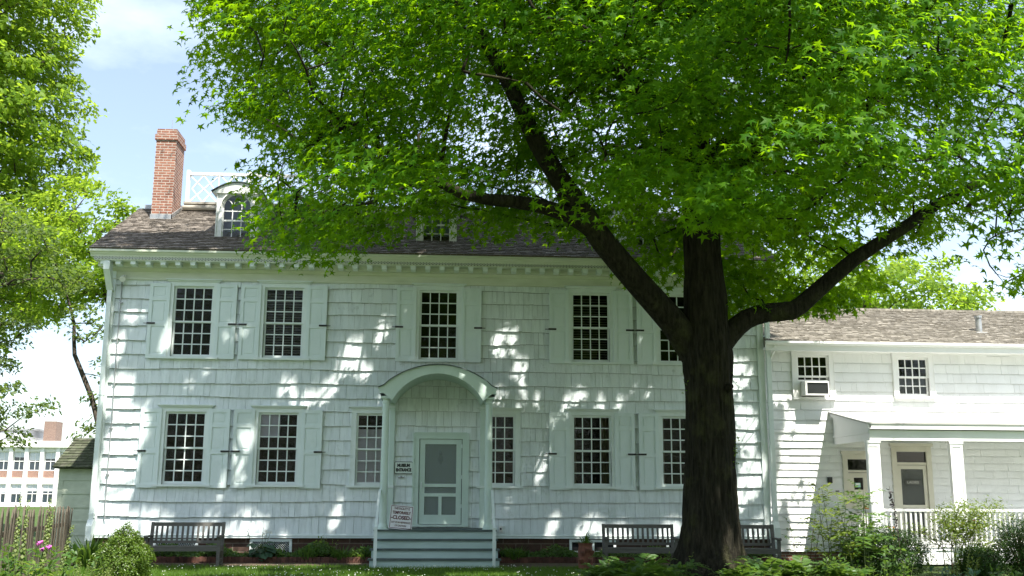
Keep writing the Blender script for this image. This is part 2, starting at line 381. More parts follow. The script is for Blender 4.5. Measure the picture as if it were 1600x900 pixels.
def clump_leaves(clumps, centre, per, Rc, flat, rng, up=1.0, out=.4, rnd=.45, droop=.12):
    n = len(clumps); k = rng.poisson(per * rng.uniform(.55, 1.45, n)).astype(int); idx = np.repeat(np.arange(n), k); N = len(idx)
    q = norm(rng.normal(size=(N, 3))) * (rng.random((N, 1)) ** .45)
    sc_ = rng.uniform(.75, 1.3, n)[idx][:, None] * Rc
    q = q * sc_; q[:, 2] *= flat
    q[:, 2] -= droop * (q[:, 0] ** 2 + q[:, 1] ** 2) / Rc
    pos = clumps[idx] + q
    o = norm(pos - np.asarray(centre)); o[:, 2] *= .3
    nrm = np.array([0, 0, up]) + out * o + rng.normal(size=(N, 3)) * rnd
    return pos, nrm

# ================================================================== SETTING: ground
g = MB(); g.add([(-700, -300, 0), (700, -300, 0), (700, 900, 0), (-700, 900, 0)], [(0, 1, 2, 3)])
tag(g.build('ground', lawn_m), kind='structure')
concrete = mat('concrete', (.42, .41, .38), .85, (.34, .33, .30), 2, bump=.2, bscale=40)
MBp = MB().add([(-300, -30, .004), (300, -30, .004), (300, -22.5, .004), (-300, -22.5, .004)], [(0, 1, 2, 3)]); tag(MBp.build('bounce_pavement', concrete), kind='structure')  # unseen paving added to bounce sunlight onto the shaded house front
MBp = MB().add([(-300, -46, .004), (300, -46, .004), (300, -30, .004), (-300, -30, .004)], [(0, 1, 2, 3)]); tag(MBp.build('road', mat('worn_asphalt', (.16, .16, .155), .9, (.11, .11, .11), 1.5)), kind='structure')  # unseen road, added with the paving for the same bounce light
# trodden dirt path along the flower beds
def ribbon(name, m, edge_a, edge_b, z):
    mb = MB(); n = len(edge_a)
    mb.add([(x, y, z) for x, y in edge_a] + [(x, y, z) for x, y in edge_b], [(i, i + 1, n + i + 1, n + i) for i in range(n - 1)])
    return tag(mb.build(name, m), kind='structure')
rr = random.Random(5)
xs = [-9 + .5 * i for i in range(36)]
ribbon('path', dirt, [(x, -2.3 - .35 * math.sin(x * .7) * (1 if x < 0 else .6) + rr.uniform(-.08, .08) + (.55 if x < -5 else 0)) for x in xs], [(x, -.98) for x in xs], .006)
bedmb = MB()
for x0, x1 in ((-8.3, -1.55), (1.4, 8.1)):
    n = 24; P = []
    for i in range(n + 1):
        x = x0 + (x1 - x0) * i / n
        P += [(x, -.86, .10), (x, -.45, .15 + rr.uniform(-.02, .02)), (x, -.006, .17)]
    bedmb.add(P, [(3 * i + j, 3 * i + 3 + j, 3 * i + 4 + j, 3 * i + 1 + j) for i in range(n) for j in range(2)])
tag(bedmb.build('soil_bed', soil), kind='structure')

# ================================================================== shingling
def rect_sub(rects, o):
    out = []
    for (a, b, c, d) in rects:
        oa, ob, oc, od = o
        if ob <= a or oa >= b or od <= c or oc >= d: out.append((a, b, c, d)); continue
        if oa > a: out.append((a, oa, c, d))
        if ob < b: out.append((ob, b, c, d))
        ma, mb_ = max(a, oa), min(b, ob)
        if od < d: out.append((ma, mb_, od, d))
        if oc > c: out.append((ma, mb_, c, oc))
    return out

def shingles(mb, u0, u1, butts, T, openings=(), wmin=.11, wmax=.27, tb=.024, gap=.004, over=.03, jit=.006, wave=.012, rng=None, mi=0, under=0):
    """butts: ascending v of each course's lower edge, last = top. T(u, v, n) places a point."""
    rng = rng or random.Random(3)
    for r in range(len(butts) - 1):
        lo, hi = butts[r], butts[r + 1]; u = u0 - rng.uniform(0, wmax * .6); ph = rng.uniform(0, 6)
        while u < u1:
            w = rng.uniform(wmin, wmax); a = max(u, u0); b = min(u + w - gap * rng.uniform(.6, 1.5), u1); u += w
            if b - a < .02: continue
            wv = wave * math.sin(u * .9 + ph) + wave * .6 * math.sin(u * 2.3 + ph * 2)
            j = rng.uniform(-jit, jit) + wv * (r > 0); tt = tb * rng.uniform(.8, 1.25); lift = rng.uniform(0, .004)
            top = hi + over
            rects = [(a, b, lo + j, top)]
            for o in openings: rects = rect_sub(rects, o)
            for (ra, rb, rc, rd) in rects:
                if rb - ra < .012 or rd - rc < .012: continue
                nb = lift + tt * (1 - (rc - lo) / (top - lo)) + .004; nt = tt * (1 - (rd - lo) / (top - lo)) + .004
                v = [T(ra, rc, -.004), T(rb, rc, -.004), T(rb, rc, nb), T(ra, rc, nb), T(ra, rd, -.004), T(rb, rd, -.004), T(rb, rd, nt), T(ra, rd, nt)]
                mb.add(v, [(3, 2, 6, 7), (0, 3, 7, 4), (1, 5, 6, 2), (4, 7, 6, 5)], mi); mb.add([v[0], v[1], v[2], v[3]], [(0, 1, 2, 3)], mi + under)  # down-facing butt takes the darker material, shade under each course put into colour

def sheath(mb, x0, x1, z0, z1, ya, yb, openings, mi=0):
    X = sorted({x0, x1, *[min(max(v, x0), x1) for o in openings for v in o[:2]]}); Z = sorted({z0, z1, *[min(max(v, z0), z1) for o in openings for v in o[2:]]})
    for i in range(len(X) - 1):
        for k in range(len(Z) - 1):
            cx, cz = (X[i] + X[i + 1]) / 2, (Z[k] + Z[k + 1]) / 2
            if any(o[0] < cx < o[1] and o[2] < cz < o[3] for o in openings): continue
            mb.box(X[i], X[i + 1], ya, yb, Z[k], Z[k + 1], mi)

felt_shade = mat('wall_felt_and_butt_shade', (.13, .145, .14), .9)  # felt behind the joints; also paints the shade on the shingle undersides
butt1 = mat('shake_butts', (.12, .10, .08), .9); butt2 = mat('silvered_shake_butts', (.20, .18, .15), .9)  # darker than the shakes, paints the shade line below each roof course
# ================================================================== windows, shutters
def sash(cx, w, z0, z1, y0, cols, rows, st=.05, mu=.026, bot=.06, d=.035):
    mb = MB(); a, b = cx - w / 2, cx + w / 2
    mb.box(a, a + st, y0, y0 + d, z0, z1).box(b - st, b, y0, y0 + d, z0, z1)
    mb.box(a + st, b - st, y0, y0 + d, z0, z0 + bot).box(a + st, b - st, y0, y0 + d, z1 - st, z1)
    ia, ib, ja, jb = a + st, b - st, z0 + bot, z1 - st; pw = (ib - ia - (cols - 1) * mu) / cols; ph = (jb - ja - (rows - 1) * mu) / rows
    for c in range(1, cols): x = ia + c * (pw + mu) - mu; mb.box(x, x + mu, y0 + .003, y0 + d - .004, ja, jb)
    for r in range(1, rows):
        z = ja + r * (ph + mu) - mu
        for c in range(cols): x = ia + c * (pw + mu); mb.box(x, x + pw, y0 + .005, y0 + d - .006, z, z + mu)
    panes = [(ia + c * (pw + mu), ja + r * (ph + mu), pw, ph) for c in range(cols) for r in range(rows)]
    return mb, panes

def pane_mesh(panes, y, rng, tilt=.005):
    mb = MB()
    for (x, z, w, h) in panes:
        e = .004; ta, tb_ = rng.gauss(0, tilt), rng.gauss(0, tilt)
        mb.add([(x - e, y - ta * w - tb_ * h, z - e), (x + w + e, y + ta * w - tb_ * h, z - e), (x + w + e, y + ta * w + tb_ * h, z + h + e), (x - e, y - ta * w + tb_ * h, z + h + e)], [(0, 1, 2, 3)])
    return mb

wrng = random.Random(21)
def window(parent, cx, z0, z1, w, cols, rows, m, cap=True, casing=.11, y=0.0, gl=None, sillw=.2, name='window'):
    a, b = cx - w / 2, cx + w / 2; mb = MB()
    mb.box(a - casing, a, y - .07, y + .06, z0, z1 + casing).box(b, b + casing, y - .07, y + .06, z0, z1 + casing)
    mb.box(a, b, y - .067, y + .06, z1, z1 + casing)
    mb.box(a - casing - .018, a - casing, y - .08, y, z0, z1 + casing).box(b + casing, b + casing + .018, y - .08, y, z0, z1 + casing)
    if cap:
        mb.box(a - casing - .05, b + casing + .05, y - .105, y + .0, z1 + casing + .002, z1 + casing + .035)
        mb.box(a - casing - .09, b + casing + .09, y - .145, y + .0, z1 + casing + .035, z1 + casing + .06)
    o = mb.build(name, m, parent)
    MB().box(a - sillw, b + sillw, y - .14, y + .05, z0 - .055, z0 - .001).build('sill', m, o)
    mid = (z0 + z1) / 2
    up, pu = sash(cx, w, mid - .02, z1, y + .0, cols, rows, bot=.04); up.build('sash', m, o)
    lo, pl = sash(cx, w, z0, mid + .02, y + .037, cols, rows, bot=.07); lo.build('sash', m, o)
    pm = pane_mesh(pu, y + .018, wrng); q = pane_mesh(pl, y + .055, wrng); pm.add(q.v, q.f)
    pm.build('glass', gl or glass, o)
    return o

def shutter(parent, hx, side, z0, z1, m, w=.50, ajar=2.0):
    """hx: hinge edge; side -1 opens to the left of the window, +1 to the right"""
    h = z1 - z0; mb = MB(); st = .085
    x = lambda u: u * side
    def bx(u0, u1, ya, yb, za, zb): mb.box(min(x(u0), x(u1)), max(x(u0), x(u1)), ya, yb, za, zb)
    bx(0, st, -.038, 0, 0, h); bx(w - st, w, -.038, 0, 0, h)
    rails = [(0, .10), (h * .425, h * .425 + .10), (h * .765, h * .765 + .09), (h - .09, h)]
    for (a, b) in rails: bx(st, w - st, -.0375, 0, a, b)
    for (a, b) in zip(rails[:-1], rails[1:]):
        bx(st, w - st, -.014, -.003, a[1], b[0]); bx(st + .045, w - st - .045, -.024, -.014, a[1] + .045, b[0] - .045)
    o = mb.build('shutter', m, parent, (hx, -.068, z0)); o.rotation_euler = (0, 0, R(ajar) * -side)
    c = MB(); u = w - .16; zc = h * .46
    c.mbox(Matrix.Translation((x(u + .08), -.052, zc)), .10, .009, .021); c.mbox(Matrix.Translation((x(w + .05), -.03, zc)), .055, .007, .008)
    c.build('shutter_catch', black_iron, o)
    return o

# ================================================================== MAIN HOUSE
HX0, HX1 = -8.35, 8.17
house = thing('shingled_house', 'large two storey pale green white shingled house with shutters, chimney and arched entrance porch', 'house')
WX = [-6.27, -4.03, -.15, 3.72, 5.97]; SW = .98
UP = (4.88, 6.66); LO = (1.785, 3.53)
op = []
for x in WX: op.append((x - SW / 2, x + SW / 2, *UP))
for x in (WX[0], WX[1], WX[3], WX[4]): op.append((x - SW / 2, x + SW / 2, *LO))
NARROW = [(-1.755, .75), (1.425, .75)]
for x, w in NARROW: op.append((x - w / 2, x + w / 2, *LO))
DOOR = (-.57, .49, .86, 2.92); op.append(DOOR)
wall = MB()
sheath(wall, HX0 + .02, HX1 - .02, .52, 7.05, .0, .14, op, 1)
wall.box(HX0 + .02, HX0 + .16, .14, 10, .52, 7.2).box(HX1 - .16, HX1 - .02, .14, 10, .52, 7.2).box(HX0 + .02, HX1 - .02, 10, 10.14, .52, 7.2)
butts = [.60, 1.02, 1.38, 1.78, 2.14, 2.50, 2.87, 3.22, 3.58, 3.90, 4.23, 4.59, 4.93, 5.29, 5.63, 5.97, 6.32, 6.66, 6.95]
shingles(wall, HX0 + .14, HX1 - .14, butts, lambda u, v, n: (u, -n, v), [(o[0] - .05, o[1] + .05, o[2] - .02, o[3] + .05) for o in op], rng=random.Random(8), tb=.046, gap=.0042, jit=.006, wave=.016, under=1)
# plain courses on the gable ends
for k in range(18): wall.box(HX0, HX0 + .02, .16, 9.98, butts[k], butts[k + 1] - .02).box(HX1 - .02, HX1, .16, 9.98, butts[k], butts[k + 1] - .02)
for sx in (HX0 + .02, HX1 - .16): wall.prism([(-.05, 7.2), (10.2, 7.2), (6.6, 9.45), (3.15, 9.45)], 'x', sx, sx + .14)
wall.build('wall', [siding, felt_shade], house)
MB().box(HX0 + .04, HX1 - .04, .03, 10.1, 0, .52).build('foundation', brown_stone, house)
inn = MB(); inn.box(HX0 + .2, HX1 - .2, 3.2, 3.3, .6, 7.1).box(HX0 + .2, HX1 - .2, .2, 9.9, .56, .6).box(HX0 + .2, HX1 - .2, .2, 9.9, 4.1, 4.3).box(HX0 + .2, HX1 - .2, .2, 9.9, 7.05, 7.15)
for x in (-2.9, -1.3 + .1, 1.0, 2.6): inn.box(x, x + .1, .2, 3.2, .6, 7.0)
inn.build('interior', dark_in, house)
tb = MB(); tb.box(HX0 - .01, HX1 + .01, -.075, .03, .525, .60); tb.prism([(-.09, .585), (-.075, .602), (-.03, .63), (.0, .63), (0, .602)], 'x', HX0, HX1)
tb.build('water_table', trimA, house)
MB().box(HX0 - .015, HX0 + .15, -.075, .01, .60, 7.06).build('corner_board', trimA, house)
MB().box(HX1 - .15, HX1 + .015, -.075, .01, .60, 7.06).build('corner_board', trimA, house)
# cornice
co = MB()
co.box(HX0 - .02, HX1 + .02, -.06, .0, 6.80, 7.08)
co.prism([(-.06, 6.84), (-.06, 6.80), (-.085, 6.80), (-.085, 6.83)], 'x', HX0 - .02, HX1 + .02)
co.prism([(-.06, 7.08), (-.06, 7.0), (-.09, 7.02), (-.12, 7.08)], 'x', HX0 - .02, HX1 + .02)
co.box(HX0 - .25, HX1 + .25, -.58, .02, 7.18, 7.21)
prof = [(.02, 7.265), (-.60, 7.265), (-.61, 7.30), (-.64, 7.33), (-.655, 7.36), (-.70, 7.38), (-.70, 7.43), (.02, 7.43)]
co.prism(prof, 'x', HX0 - .34, HX1 + .34)
co.box(HX0 - .24, HX1 + .24, -.3, .0, 7.08, 7.18)
cornice = co.build('cornice', cornice_bounce_paint, house)
def fret_mat():
    m = bpy.data.materials.new('fretwork_band'); m.use_nodes = True; N = m.node_tree.nodes; L = m.node_tree.links; p = N['Principled BSDF']; p.inputs['Roughness'].default_value = .6
    tc = N.new('ShaderNodeTexCoord'); sx = N.new('ShaderNodeSeparateXYZ'); L.new(tc.outputs['Object'], sx.inputs[0])
    def op_(o, a, b=None):
        n = N.new('ShaderNodeMath'); n.operation = o
        for i, q in enumerate((a, b)):
            if q is None: continue
            if isinstance(q, (int, float)): n.inputs[i].default_value = q
            else: L.new(q, n.inputs[i])
        return n.outputs[0]
    u = op_('SUBTRACT', op_('FRACT', op_('MULTIPLY', sx.outputs[0], 12.5)), .5); v = op_('MULTIPLY', op_('SUBTRACT', sx.outputs[2], 7.2375), 12.5)
    d = op_('SQRT', op_('ADD', op_('MULTIPLY', u, u), op_('MULTIPLY', v, v)))
    ring = op_('MULTIPLY', op_('GREATER_THAN', d, .2), op_('LESS_THAN', d, .44)); dot = op_('LESS_THAN', d, .08)
    mk = op_('MAXIMUM', ring, dot); mx = N.new('ShaderNodeMixRGB'); L.new(mk, mx.inputs[0])
    mx.inputs[1].default_value = (.10, .105, .085, 1); mx.inputs[2].default_value = (.60, .64, .58, 1); L.new(mx.outputs[0], p.inputs['Base Color']); return m
MB().box(HX0 - .26, HX1 + .26, -.592, -.58, 7.205, 7.266).build('fretwork', fret_mat(), cornice)
bk = MB(); bk.prism([(-.30, -.0), (-.52, -.0), (-.52, -.055), (-.50, -.10), (-.42, -.11), (-.30, -.11)], 'y', 0, 1)   # profile in (x,z): remapped below
bm_ = MB(); bm_.prism([(-.54, .0), (-.54, -.085), (-.50, -.105), (-.301, -.105), (-.301, .0)], 'x', -.06, .06); bm_.prism([(-.555, .0), (-.555, -.018), (-.30, -.018), (-.30, .0)], 'x', -.072, .072)
bme = bm_.mesh('bracket'); bme.materials.append(trimA)
nb = 47
for i in range(nb):
    o = bpy.data.objects.new('bracket', bme); C.objects.link(o); o.parent = cornice
    o.location = (HX0 - .05 + i * (HX1 - HX0 + .10) / (nb - 1), 0, 7.178)
# roof
ang = math.atan2(9.48 - 7.44, 3.15 + .66); ca, sa = math.cos(ang), math.sin(ang); LEN = 3.81 / ca
Troof = lambda u, v, n: (u, -.70 + v * ca - n * sa, 7.445 + v * sa + n * ca)
rf = MB()
rf.prism([(-.69, 7.43), (10.75, 7.43), (6.85, 9.46), (3.12, 9.46)], 'x', HX0 - .30, HX1 + .30)
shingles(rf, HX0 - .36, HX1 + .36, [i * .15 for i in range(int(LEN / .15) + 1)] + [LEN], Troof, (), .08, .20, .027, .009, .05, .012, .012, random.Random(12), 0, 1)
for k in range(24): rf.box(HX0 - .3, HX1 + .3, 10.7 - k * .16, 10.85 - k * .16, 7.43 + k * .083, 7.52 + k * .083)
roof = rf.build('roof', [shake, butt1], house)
gt = MB(); gt.box(-7.45, HX1 + .30, 2.98, 3.2, 9.48, 9.62).box(-7.45, HX1 + .3, 2.9, 3.2, 9.62, 9.68); gt.tube([(-7.45, 2.9, 9.50), (HX1 + .3, 2.9, 9.50)], .075, 10)
gt.build('upper_gutter', gutter_metal, roof)
MB().box(HX0 - .25, HX1 + .25, 3.2, 6.8, 9.46, 9.64).build('flat_deck', grey_metal, roof)
# chimney
ch = MB(); cx0, cx1 = -8.08, -7.53; cy0, cy1 = 2.05, 2.95
ch.box(cx0, cx1, cy0, cy1, 8.6, 11.2).box(cx0 - .035, cx1 + .035, cy0 - .035, cy1 + .035, 11.2, 11.36).box(cx0, cx1, cy0, cy1, 11.36, 11.52)
ch.build('chimney', red_brick, roof)
fl = MB(); fl.box(cx0 - .02, cx1 + .02, cy0 - .02, cy0, 8.85, 9.06).prism([(cy0 - .02, 8.80), (cy1 + .02, 9.30), (cy1 + .02, 9.52), (cy0 - .02, 9.06)], 'x', cx1, cx1 + .02)
fl.build('flashing', grey_metal, roof)
MB().tube([(-7.8, 2.5, 11.5), (-7.8, 2.5, 11.95)], .007, 5).build('lightning_rod', grey_metal, roof)
# balustrade with crossed lattice on the flat deck
bl = MB(); y = 3.3; z0, z1 = 9.72, 10.58
bl.box(-7.5, HX1 + .2, y - .045, y + .045, 10.58, 10.66).box(-7.5, HX1 + .2, y - .04, y + .04, 9.70, 9.77)
x = -7.45; nbay = 9; bw = (HX1 + .15 + 7.45) / nbay
for i in range(nbay):
    a, b = x + i * bw, x + (i + 1) * bw; m = (a + b) / 2; zc = (9.77 + 10.58) / 2
    bl.box(a - .045, a + .045, y - .05, y + .05, 9.64, 10.72)
    for (p, q, ra, rb) in ((a, m, 9.77, 10.58), (m, b, 9.77, 10.58)):
        w_ = q - p; c_ = (p + q) / 2
        bl.bar((p + .04, y, ra), (q, y, rb), .03, .05, (0, 1, 0)); bl.bar((p + .04, y + .004, rb), (q, y + .004, ra), .03, .05, (0, 1, 0))
        bl.bar((c_, y - .012, ra), (c_ - w_ * .36, y - .012, zc), .03, .045, (0, 1, 0)); bl.bar((c_, y - .012, ra), (c_ + w_ * .36, y - .012, zc), .03, .045, (0, 1, 0))
        bl.bar((c_, y - .014, rb), (c_ - w_ * .36, y - .014, zc), .03, .045, (0, 1, 0)); bl.bar((c_, y - .014, rb), (c_ + w_ * .36, y - .014, zc), .03, .045, (0, 1, 0))
    bl.bar((m, y - .02, 9.77), (m, y - .02, 10.58), .03, .04, (0, 1, 0))
bl.box(HX1 + .15, HX1 + .24, y - .05, y + .05, 9.64, 10.72)
bl.build('roof_balustrade', white_paint, house)
# dormers
def arc(cx, cz, r, a0, a1, n): return [(cx + r * math.cos(R(a0 + (a1 - a0) * i / n)), cz + r * math.sin(R(a0 + (a1 - a0) * i / n))) for i in range(n + 1)]
def dormer(cx):
    yf = .42; w = 1.06; zb = 7.90; zs = 9.22
    mb = MB(); hw = w / 2; iw = .37; zw0 = 8.02; zsp = 8.86
    # front: stiles, apron, arched head
    mb.box(cx - hw, cx - iw, yf, yf + .1, zb, zs).box(cx + iw, cx + hw, yf, yf + .1, zb, zs).box(cx - iw, cx + iw, yf, yf + .1, zb, zw0)
    inner = arc(cx, zsp, iw, 0, 180, 14); outer = [(cx + iw, zs)] + [(cx + iw + (-2 * iw) * i / 12, zs) for i in range(1, 12)] + [(cx - iw, zs)]
    n = len(inner); outer = [(p[0], zs) for p in inner]
    mb.add([(p[0], yf, p[1]) for p in inner] + [(p[0], yf, p[1] + .0) for p in outer] + [(p[0], yf + .1, p[1]) for p in inner],
           [(i, n + i, n + i + 1, i + 1) for i in range(n - 1)] + [(i, i + 1, 2 * n + i + 1, 2 * n + i) for i in range(n - 1)])
    ring = arc(cx, zsp, iw + .05, 0, 180, 14)
    for i in range(14): mb.bar((ring[i][0], yf - .012, ring[i][1]), (ring[i + 1][0], yf - .012, ring[i + 1][1]), .03, .06, (0, 1, 0))
    mb.box(cx - hw - .0, cx - hw + .03, yf - .02, yf, zb, zs); mb.box(cx + hw - .03, cx + hw, yf - .02, yf, zb, zs)
    # cheeks and arched pediment roof
    mb.box(cx - hw, cx - hw + .06, yf + .1, 2.6, zb, zs).box(cx + hw - .06, cx + hw, yf + .1, 2.6, zb, zs)
    rad = (hw + .1) ** 2; rise = .26; Rr = ((hw + .1) ** 2 + rise ** 2) / (2 * rise); a = math.degrees(math.asin((hw - .05) / Rr))
    top = [(cx - hw - .1, zs)] + [(cx - hw - .1, zs + .04)] + arc(cx, zs + rise - Rr + .02, Rr, 90 + a, 90 - a, 12) + [(cx + hw + .1, zs + .04), (cx + hw + .1, zs)]
    mb.prism(top[::-1], 'y', yf - .06, 2.6)
    o = mb.build('dormer', white_paint, house)
    cap = MB(); ar = [(cx - hw - .14, zs + .035)] + [(p[0], p[1] + .012) for p in top[2:-2]] + [(cx + hw + .14, zs + .035)]
    for i in range(len(ar) - 1):
        (xa, za), (xb, zb_) = ar[i], ar[i + 1]
        cap.add([(xa, yf - .1, za), (xb, yf - .1, zb_), (xb, 2.7, zb_), (xa, 2.7, za), (xa, yf - .1, za + .025), (xb, yf - .1, zb_ + .025), (xb, 2.7, zb_ + .025), (xa, 2.7, za + .025)],
                [(0, 3, 2, 1), (4, 5, 6, 7), (0, 1, 5, 4), (3, 7, 6, 2), (0, 4, 7, 3), (1, 2, 6, 5)])
    cap.build('dormer_roof', tread_paint, o)
    ws = MB(); st = .035; ya, yb = yf + .03, yf + .06; mu = .022
    ws.box(cx - iw, cx - iw + st, ya, yb, zw0, zsp).box(cx + iw - st, cx + iw, ya, yb, zw0, zsp).box(cx - iw + st, cx + iw - st, ya, yb, zw0, zw0 + .04)
    mz = zw0 + .46; ws.box(cx - iw + st, cx + iw - st, ya - .01, yb, mz, mz + .045)
    for s in (-1, 1): ws.box(cx + s * .115 - mu / 2, cx + s * .115 + mu / 2, ya, yb, zw0 + .04, zsp)
    ws.box(cx - iw + st, cx + iw - st, ya + .002, yb - .002, zw0 + .24, zw0 + .24 + mu); ws.box(cx - iw + st, cx + iw - st, ya + .002, yb - .002, zsp - .11, zsp - .11 + mu)
    rg = arc(cx, zsp, iw - .017, 0, 180, 14)
    for i in range(14): ws.bar((rg[i][0], (ya + yb) / 2, rg[i][1]), (rg[i + 1][0], (ya + yb) / 2, rg[i + 1][1]), .03, .036, (0, 1, 0))
    for c_, a0, a1 in ((cx - .345, 0, 62), (cx + .345, 180, 118), (cx - .115, 0, 62), (cx + .115, 180, 118), (cx + .115 + .01, 0, 0), ):
        if a0 == a1: continue
        pr = arc(c_, zsp, .23 if abs(c_ - cx) > .2 else .23, a0, a1, 7)
        for i in range(7):
            if (pr[i + 1][0] - cx) ** 2 + (pr[i + 1][1] - zsp) ** 2 < (iw - .01) ** 2: ws.bar((pr[i][0], ya + .015, pr[i][1]), (pr[i + 1][0], ya + .015, pr[i + 1][1]), .02, .02, (0, 1, 0))
    ws.build('sash', white_paint, o)
    gp = MB(); n2 = arc(cx, zsp, iw - .005, 0, 180, 16); P = [(cx - iw + .01, zw0 + .01), (cx + iw - .01, zw0 + .01)] + n2
    gp.add([(p[0], yf + .046, p[1]) for p in P], [tuple(range(len(P)))]); gp.build('glass', glass2, o)
    MB().box(cx - iw - .02, cx + iw + .02, yf + .45, yf + .47, zw0 - .05, zsp + .36).build('interior', dormer_sky_tint, o)  # blue sheet added behind the glass, paints the sky reflection
dormer_sky_tint = mat('dormer_sky_reflection', (.42, .52, .70), .9)  # pale blue stands for sky mirrored in the dormer panes
for x in (-5.43, -.26, 5.1): dormer(x)
# windows and shutters
m_w = trimA
for i, x in enumerate(WX):
    o = window(house, x, *UP, SW, 4, 3, m_w)
    for s in (-1, 1): shutter(house, x + s * .572, s, 4.83, 6.72, shut_paint, ajar=random.uniform(.1, .9))
LWIN = {}
for i, x in enumerate(WX):
    if i == 2: continue
    LWIN[i] = window(house, x, *LO, SW, 4, 3, m_w)
    for s in (-1, 1): shutter(house, x + s * .572, s, 1.70, 3.60, shut_paint, ajar=7.5 if (i == 1 and s == -1) else random.uniform(.1, .9))
NW = [window(house, x, *LO, w, 3, 3, m_w) for x, w in NARROW]
# blinds and drapes seen behind the panes
MB().box(WX[1] - .48, WX[1] + .02, .085, .09, 2.95, 3.52).build('blind', blind, LWIN[1])
MB().box(NARROW[0][0] - .37, NARROW[0][0] + .37, .085, .09, 1.79, 3.15).build('blind', blind, NW[0])
for i in (3, 4):
    dm = MB(); x = WX[i]
    for (a, b) in ((x - .55, x - .36), (x + .26, x + .55)):
        n = 10
        dm.add([(a + (b - a) * k / n, .24 + .025 * math.sin(k * 2.1), z) for z in (1.6, 3.7) for k in range(n + 1)], [(k, k + 1, n + 2 + k, n + 1 + k) for k in range(n)])
    dm.build('drape', drape, LWIN[i])
# window glimpse: dark blinds upstairs
for i in (1, 3):
    vb = MB()
    for k in range(26): vb.box(WX[i] - .45, WX[i] + .45, .22, .25, 4.9 + k * .065, 4.93 + k * .065)
    vb.build('slatted_blind', mat('grey_slats', (.16, .17, .15), .7), [c for c in house.children if c.name.startswith('window')][i])

# basement windows
def basement(cx, w, z0, z1, style):
    mb = MB(); mb.box(cx - w / 2, cx - w / 2 + .06, -.02, .03, z0, z1).box(cx + w / 2 - .06, cx + w / 2, -.02, .03, z0, z1).box(cx - w / 2 + .06, cx + w / 2 - .06, -.02, .03, z1 - .06, z1)
    if style == 'panes':
        mb.box(cx - .04, cx + .04, -.02, .03, z0, z1 - .06); mb.box(cx - w / 2 + .06, cx - .04, -.015, .03, z0 + .17, z0 + .20).box(cx + .04, cx + w / 2 - .06, -.015, .03, z0 + .17, z0 + .20)
    o = mb.build('basement_window', trimA, house)
    MB().box(cx - w / 2 + .05, cx + w / 2 - .05, .026, .0295, z0, z1 - .05).build('glass' if style == 'panes' else 'opening', dark_in, o)
    if style != 'panes':
        lt = MB(); a, b = cx - w / 2 + .06, cx + w / 2 - .06; c, d = z0, z1 - .06; st = .055; n = int((b - a + d - c) / st) + 1
        for i in range(n):
            t = i * st
            for s in (0, 1):
                p = (a + min(t, b - a), c + max(0, t - (b - a))); q = (a + max(0, t - (d - c)), c + min(t, d - c))
                if s: p = (a + b - p[0], p[1]); q = (a + b - q[0], q[1])
                if abs(p[0] - q[0]) > .02: lt.bar((p[0], .0 + .004 * s, p[1]), (q[0], .0 + .004 * s, q[1]), .004, .014, (0, 1, 0))
        lt.build('lattice', trimA, o)
basement(-6.33, 1.05, .05, .50, 'lattice'); basement(-4.08, 1.0, .05, .50, 'lattice'); basement(3.72, 1.15, .03, .50, 'panes'); basement(6.1, 1.1, .03, .5, 'panes')

# entrance: portico
PC = -.13; PY = -1.5
por = MB()
no = 20; oa = math.degrees(math.asin(1.25 / 1.92))
outer = [(PC - 1.40, 4.00), (PC - 1.40, 4.03), (PC - 1.27, 4.09)] + arc(PC, 4.58 - 1.92, 1.92, 90 + oa * .92, 90 - oa * .92, no) + [(PC + 1.27, 4.09), (PC + 1.40, 4.03), (PC + 1.40, 4.00)]
ia = 62; ri = 1.07 / math.sin(R(ia)); inner = arc(PC, 4.38 - ri, ri, 90 - ia, 90 + ia, no)
ring = [(PC - 1.40, 3.93)] + [outer[0]] + outer[1:] + [(PC + 1.40, 3.93)] + [(PC + 1.07, 3.80)] + inner + [(PC - 1.07, 3.80)]
# vault as strips: outer shell, ceiling, front face
def strip(mb, P, ya, yb, flip=False):
    n = len(P); v = [(p[0], ya, p[1]) for p in P] + [(p[0], yb, p[1]) for p in P]
    mb.add(v, [((i, i + 1, n + i + 1, n + i) if not flip else (n + i, n + i + 1, i + 1, i)) for i in range(n - 1)])
strip(por, inner, PY, -.03, True)
A = outer; nA = len(A)
resI = []
for k in range(nA):
    t = k / (nA - 1); f = t * (len(inner) - 1); i0 = min(int(f), len(inner) - 2); u = f - i0
    pr = inner[::-1]; resI.append((pr[i0][0] * (1 - u) + pr[i0 + 1][0] * u, pr[i0][1] * (1 - u) + pr[i0 + 1][1] * u))
por.add([(p[0], PY, p[1]) for p in A] + [(p[0], PY, p[1]) for p in resI], [(i, i + 1, nA + i + 1, nA + i) for i in range(nA - 1)])
for s in (-1, 1):
    xa, xb = sorted((PC + s * 1.06, PC + s * 1.37))
    por.box(xa, xb, PY + .001, -.03, 3.90, 4.0); por.box(min(PC + s * 1.06, PC + s * 1.34), max(PC + s * 1.06, PC + s * 1.34), PY + .04, -.03, 3.78, 3.90)
portico = por.build('portico', portico_shaded_paint, house)
sk = MB(); up_ = [(p[0], p[1] + .022) for p in outer[1:-1]]; lo_ = outer[1:-1]; n = len(up_)
sk.add([(p[0], PY - .05, p[1]) for p in lo_] + [(p[0], PY - .05, p[1]) for p in up_] + [(p[0], -.03, p[1]) for p in up_] + [(p[0], -.03, p[1] - .0) for p in lo_],
       [(i, n + i, n + i + 1, i + 1)[::-1] for i in range(n - 1)] + [(n + i, n + i + 1, 2 * n + i + 1, 2 * n + i) for i in range(n - 1)] + [(3 * n + i, 3 * n + i + 1, i + 1, i) for i in range(n - 1)])
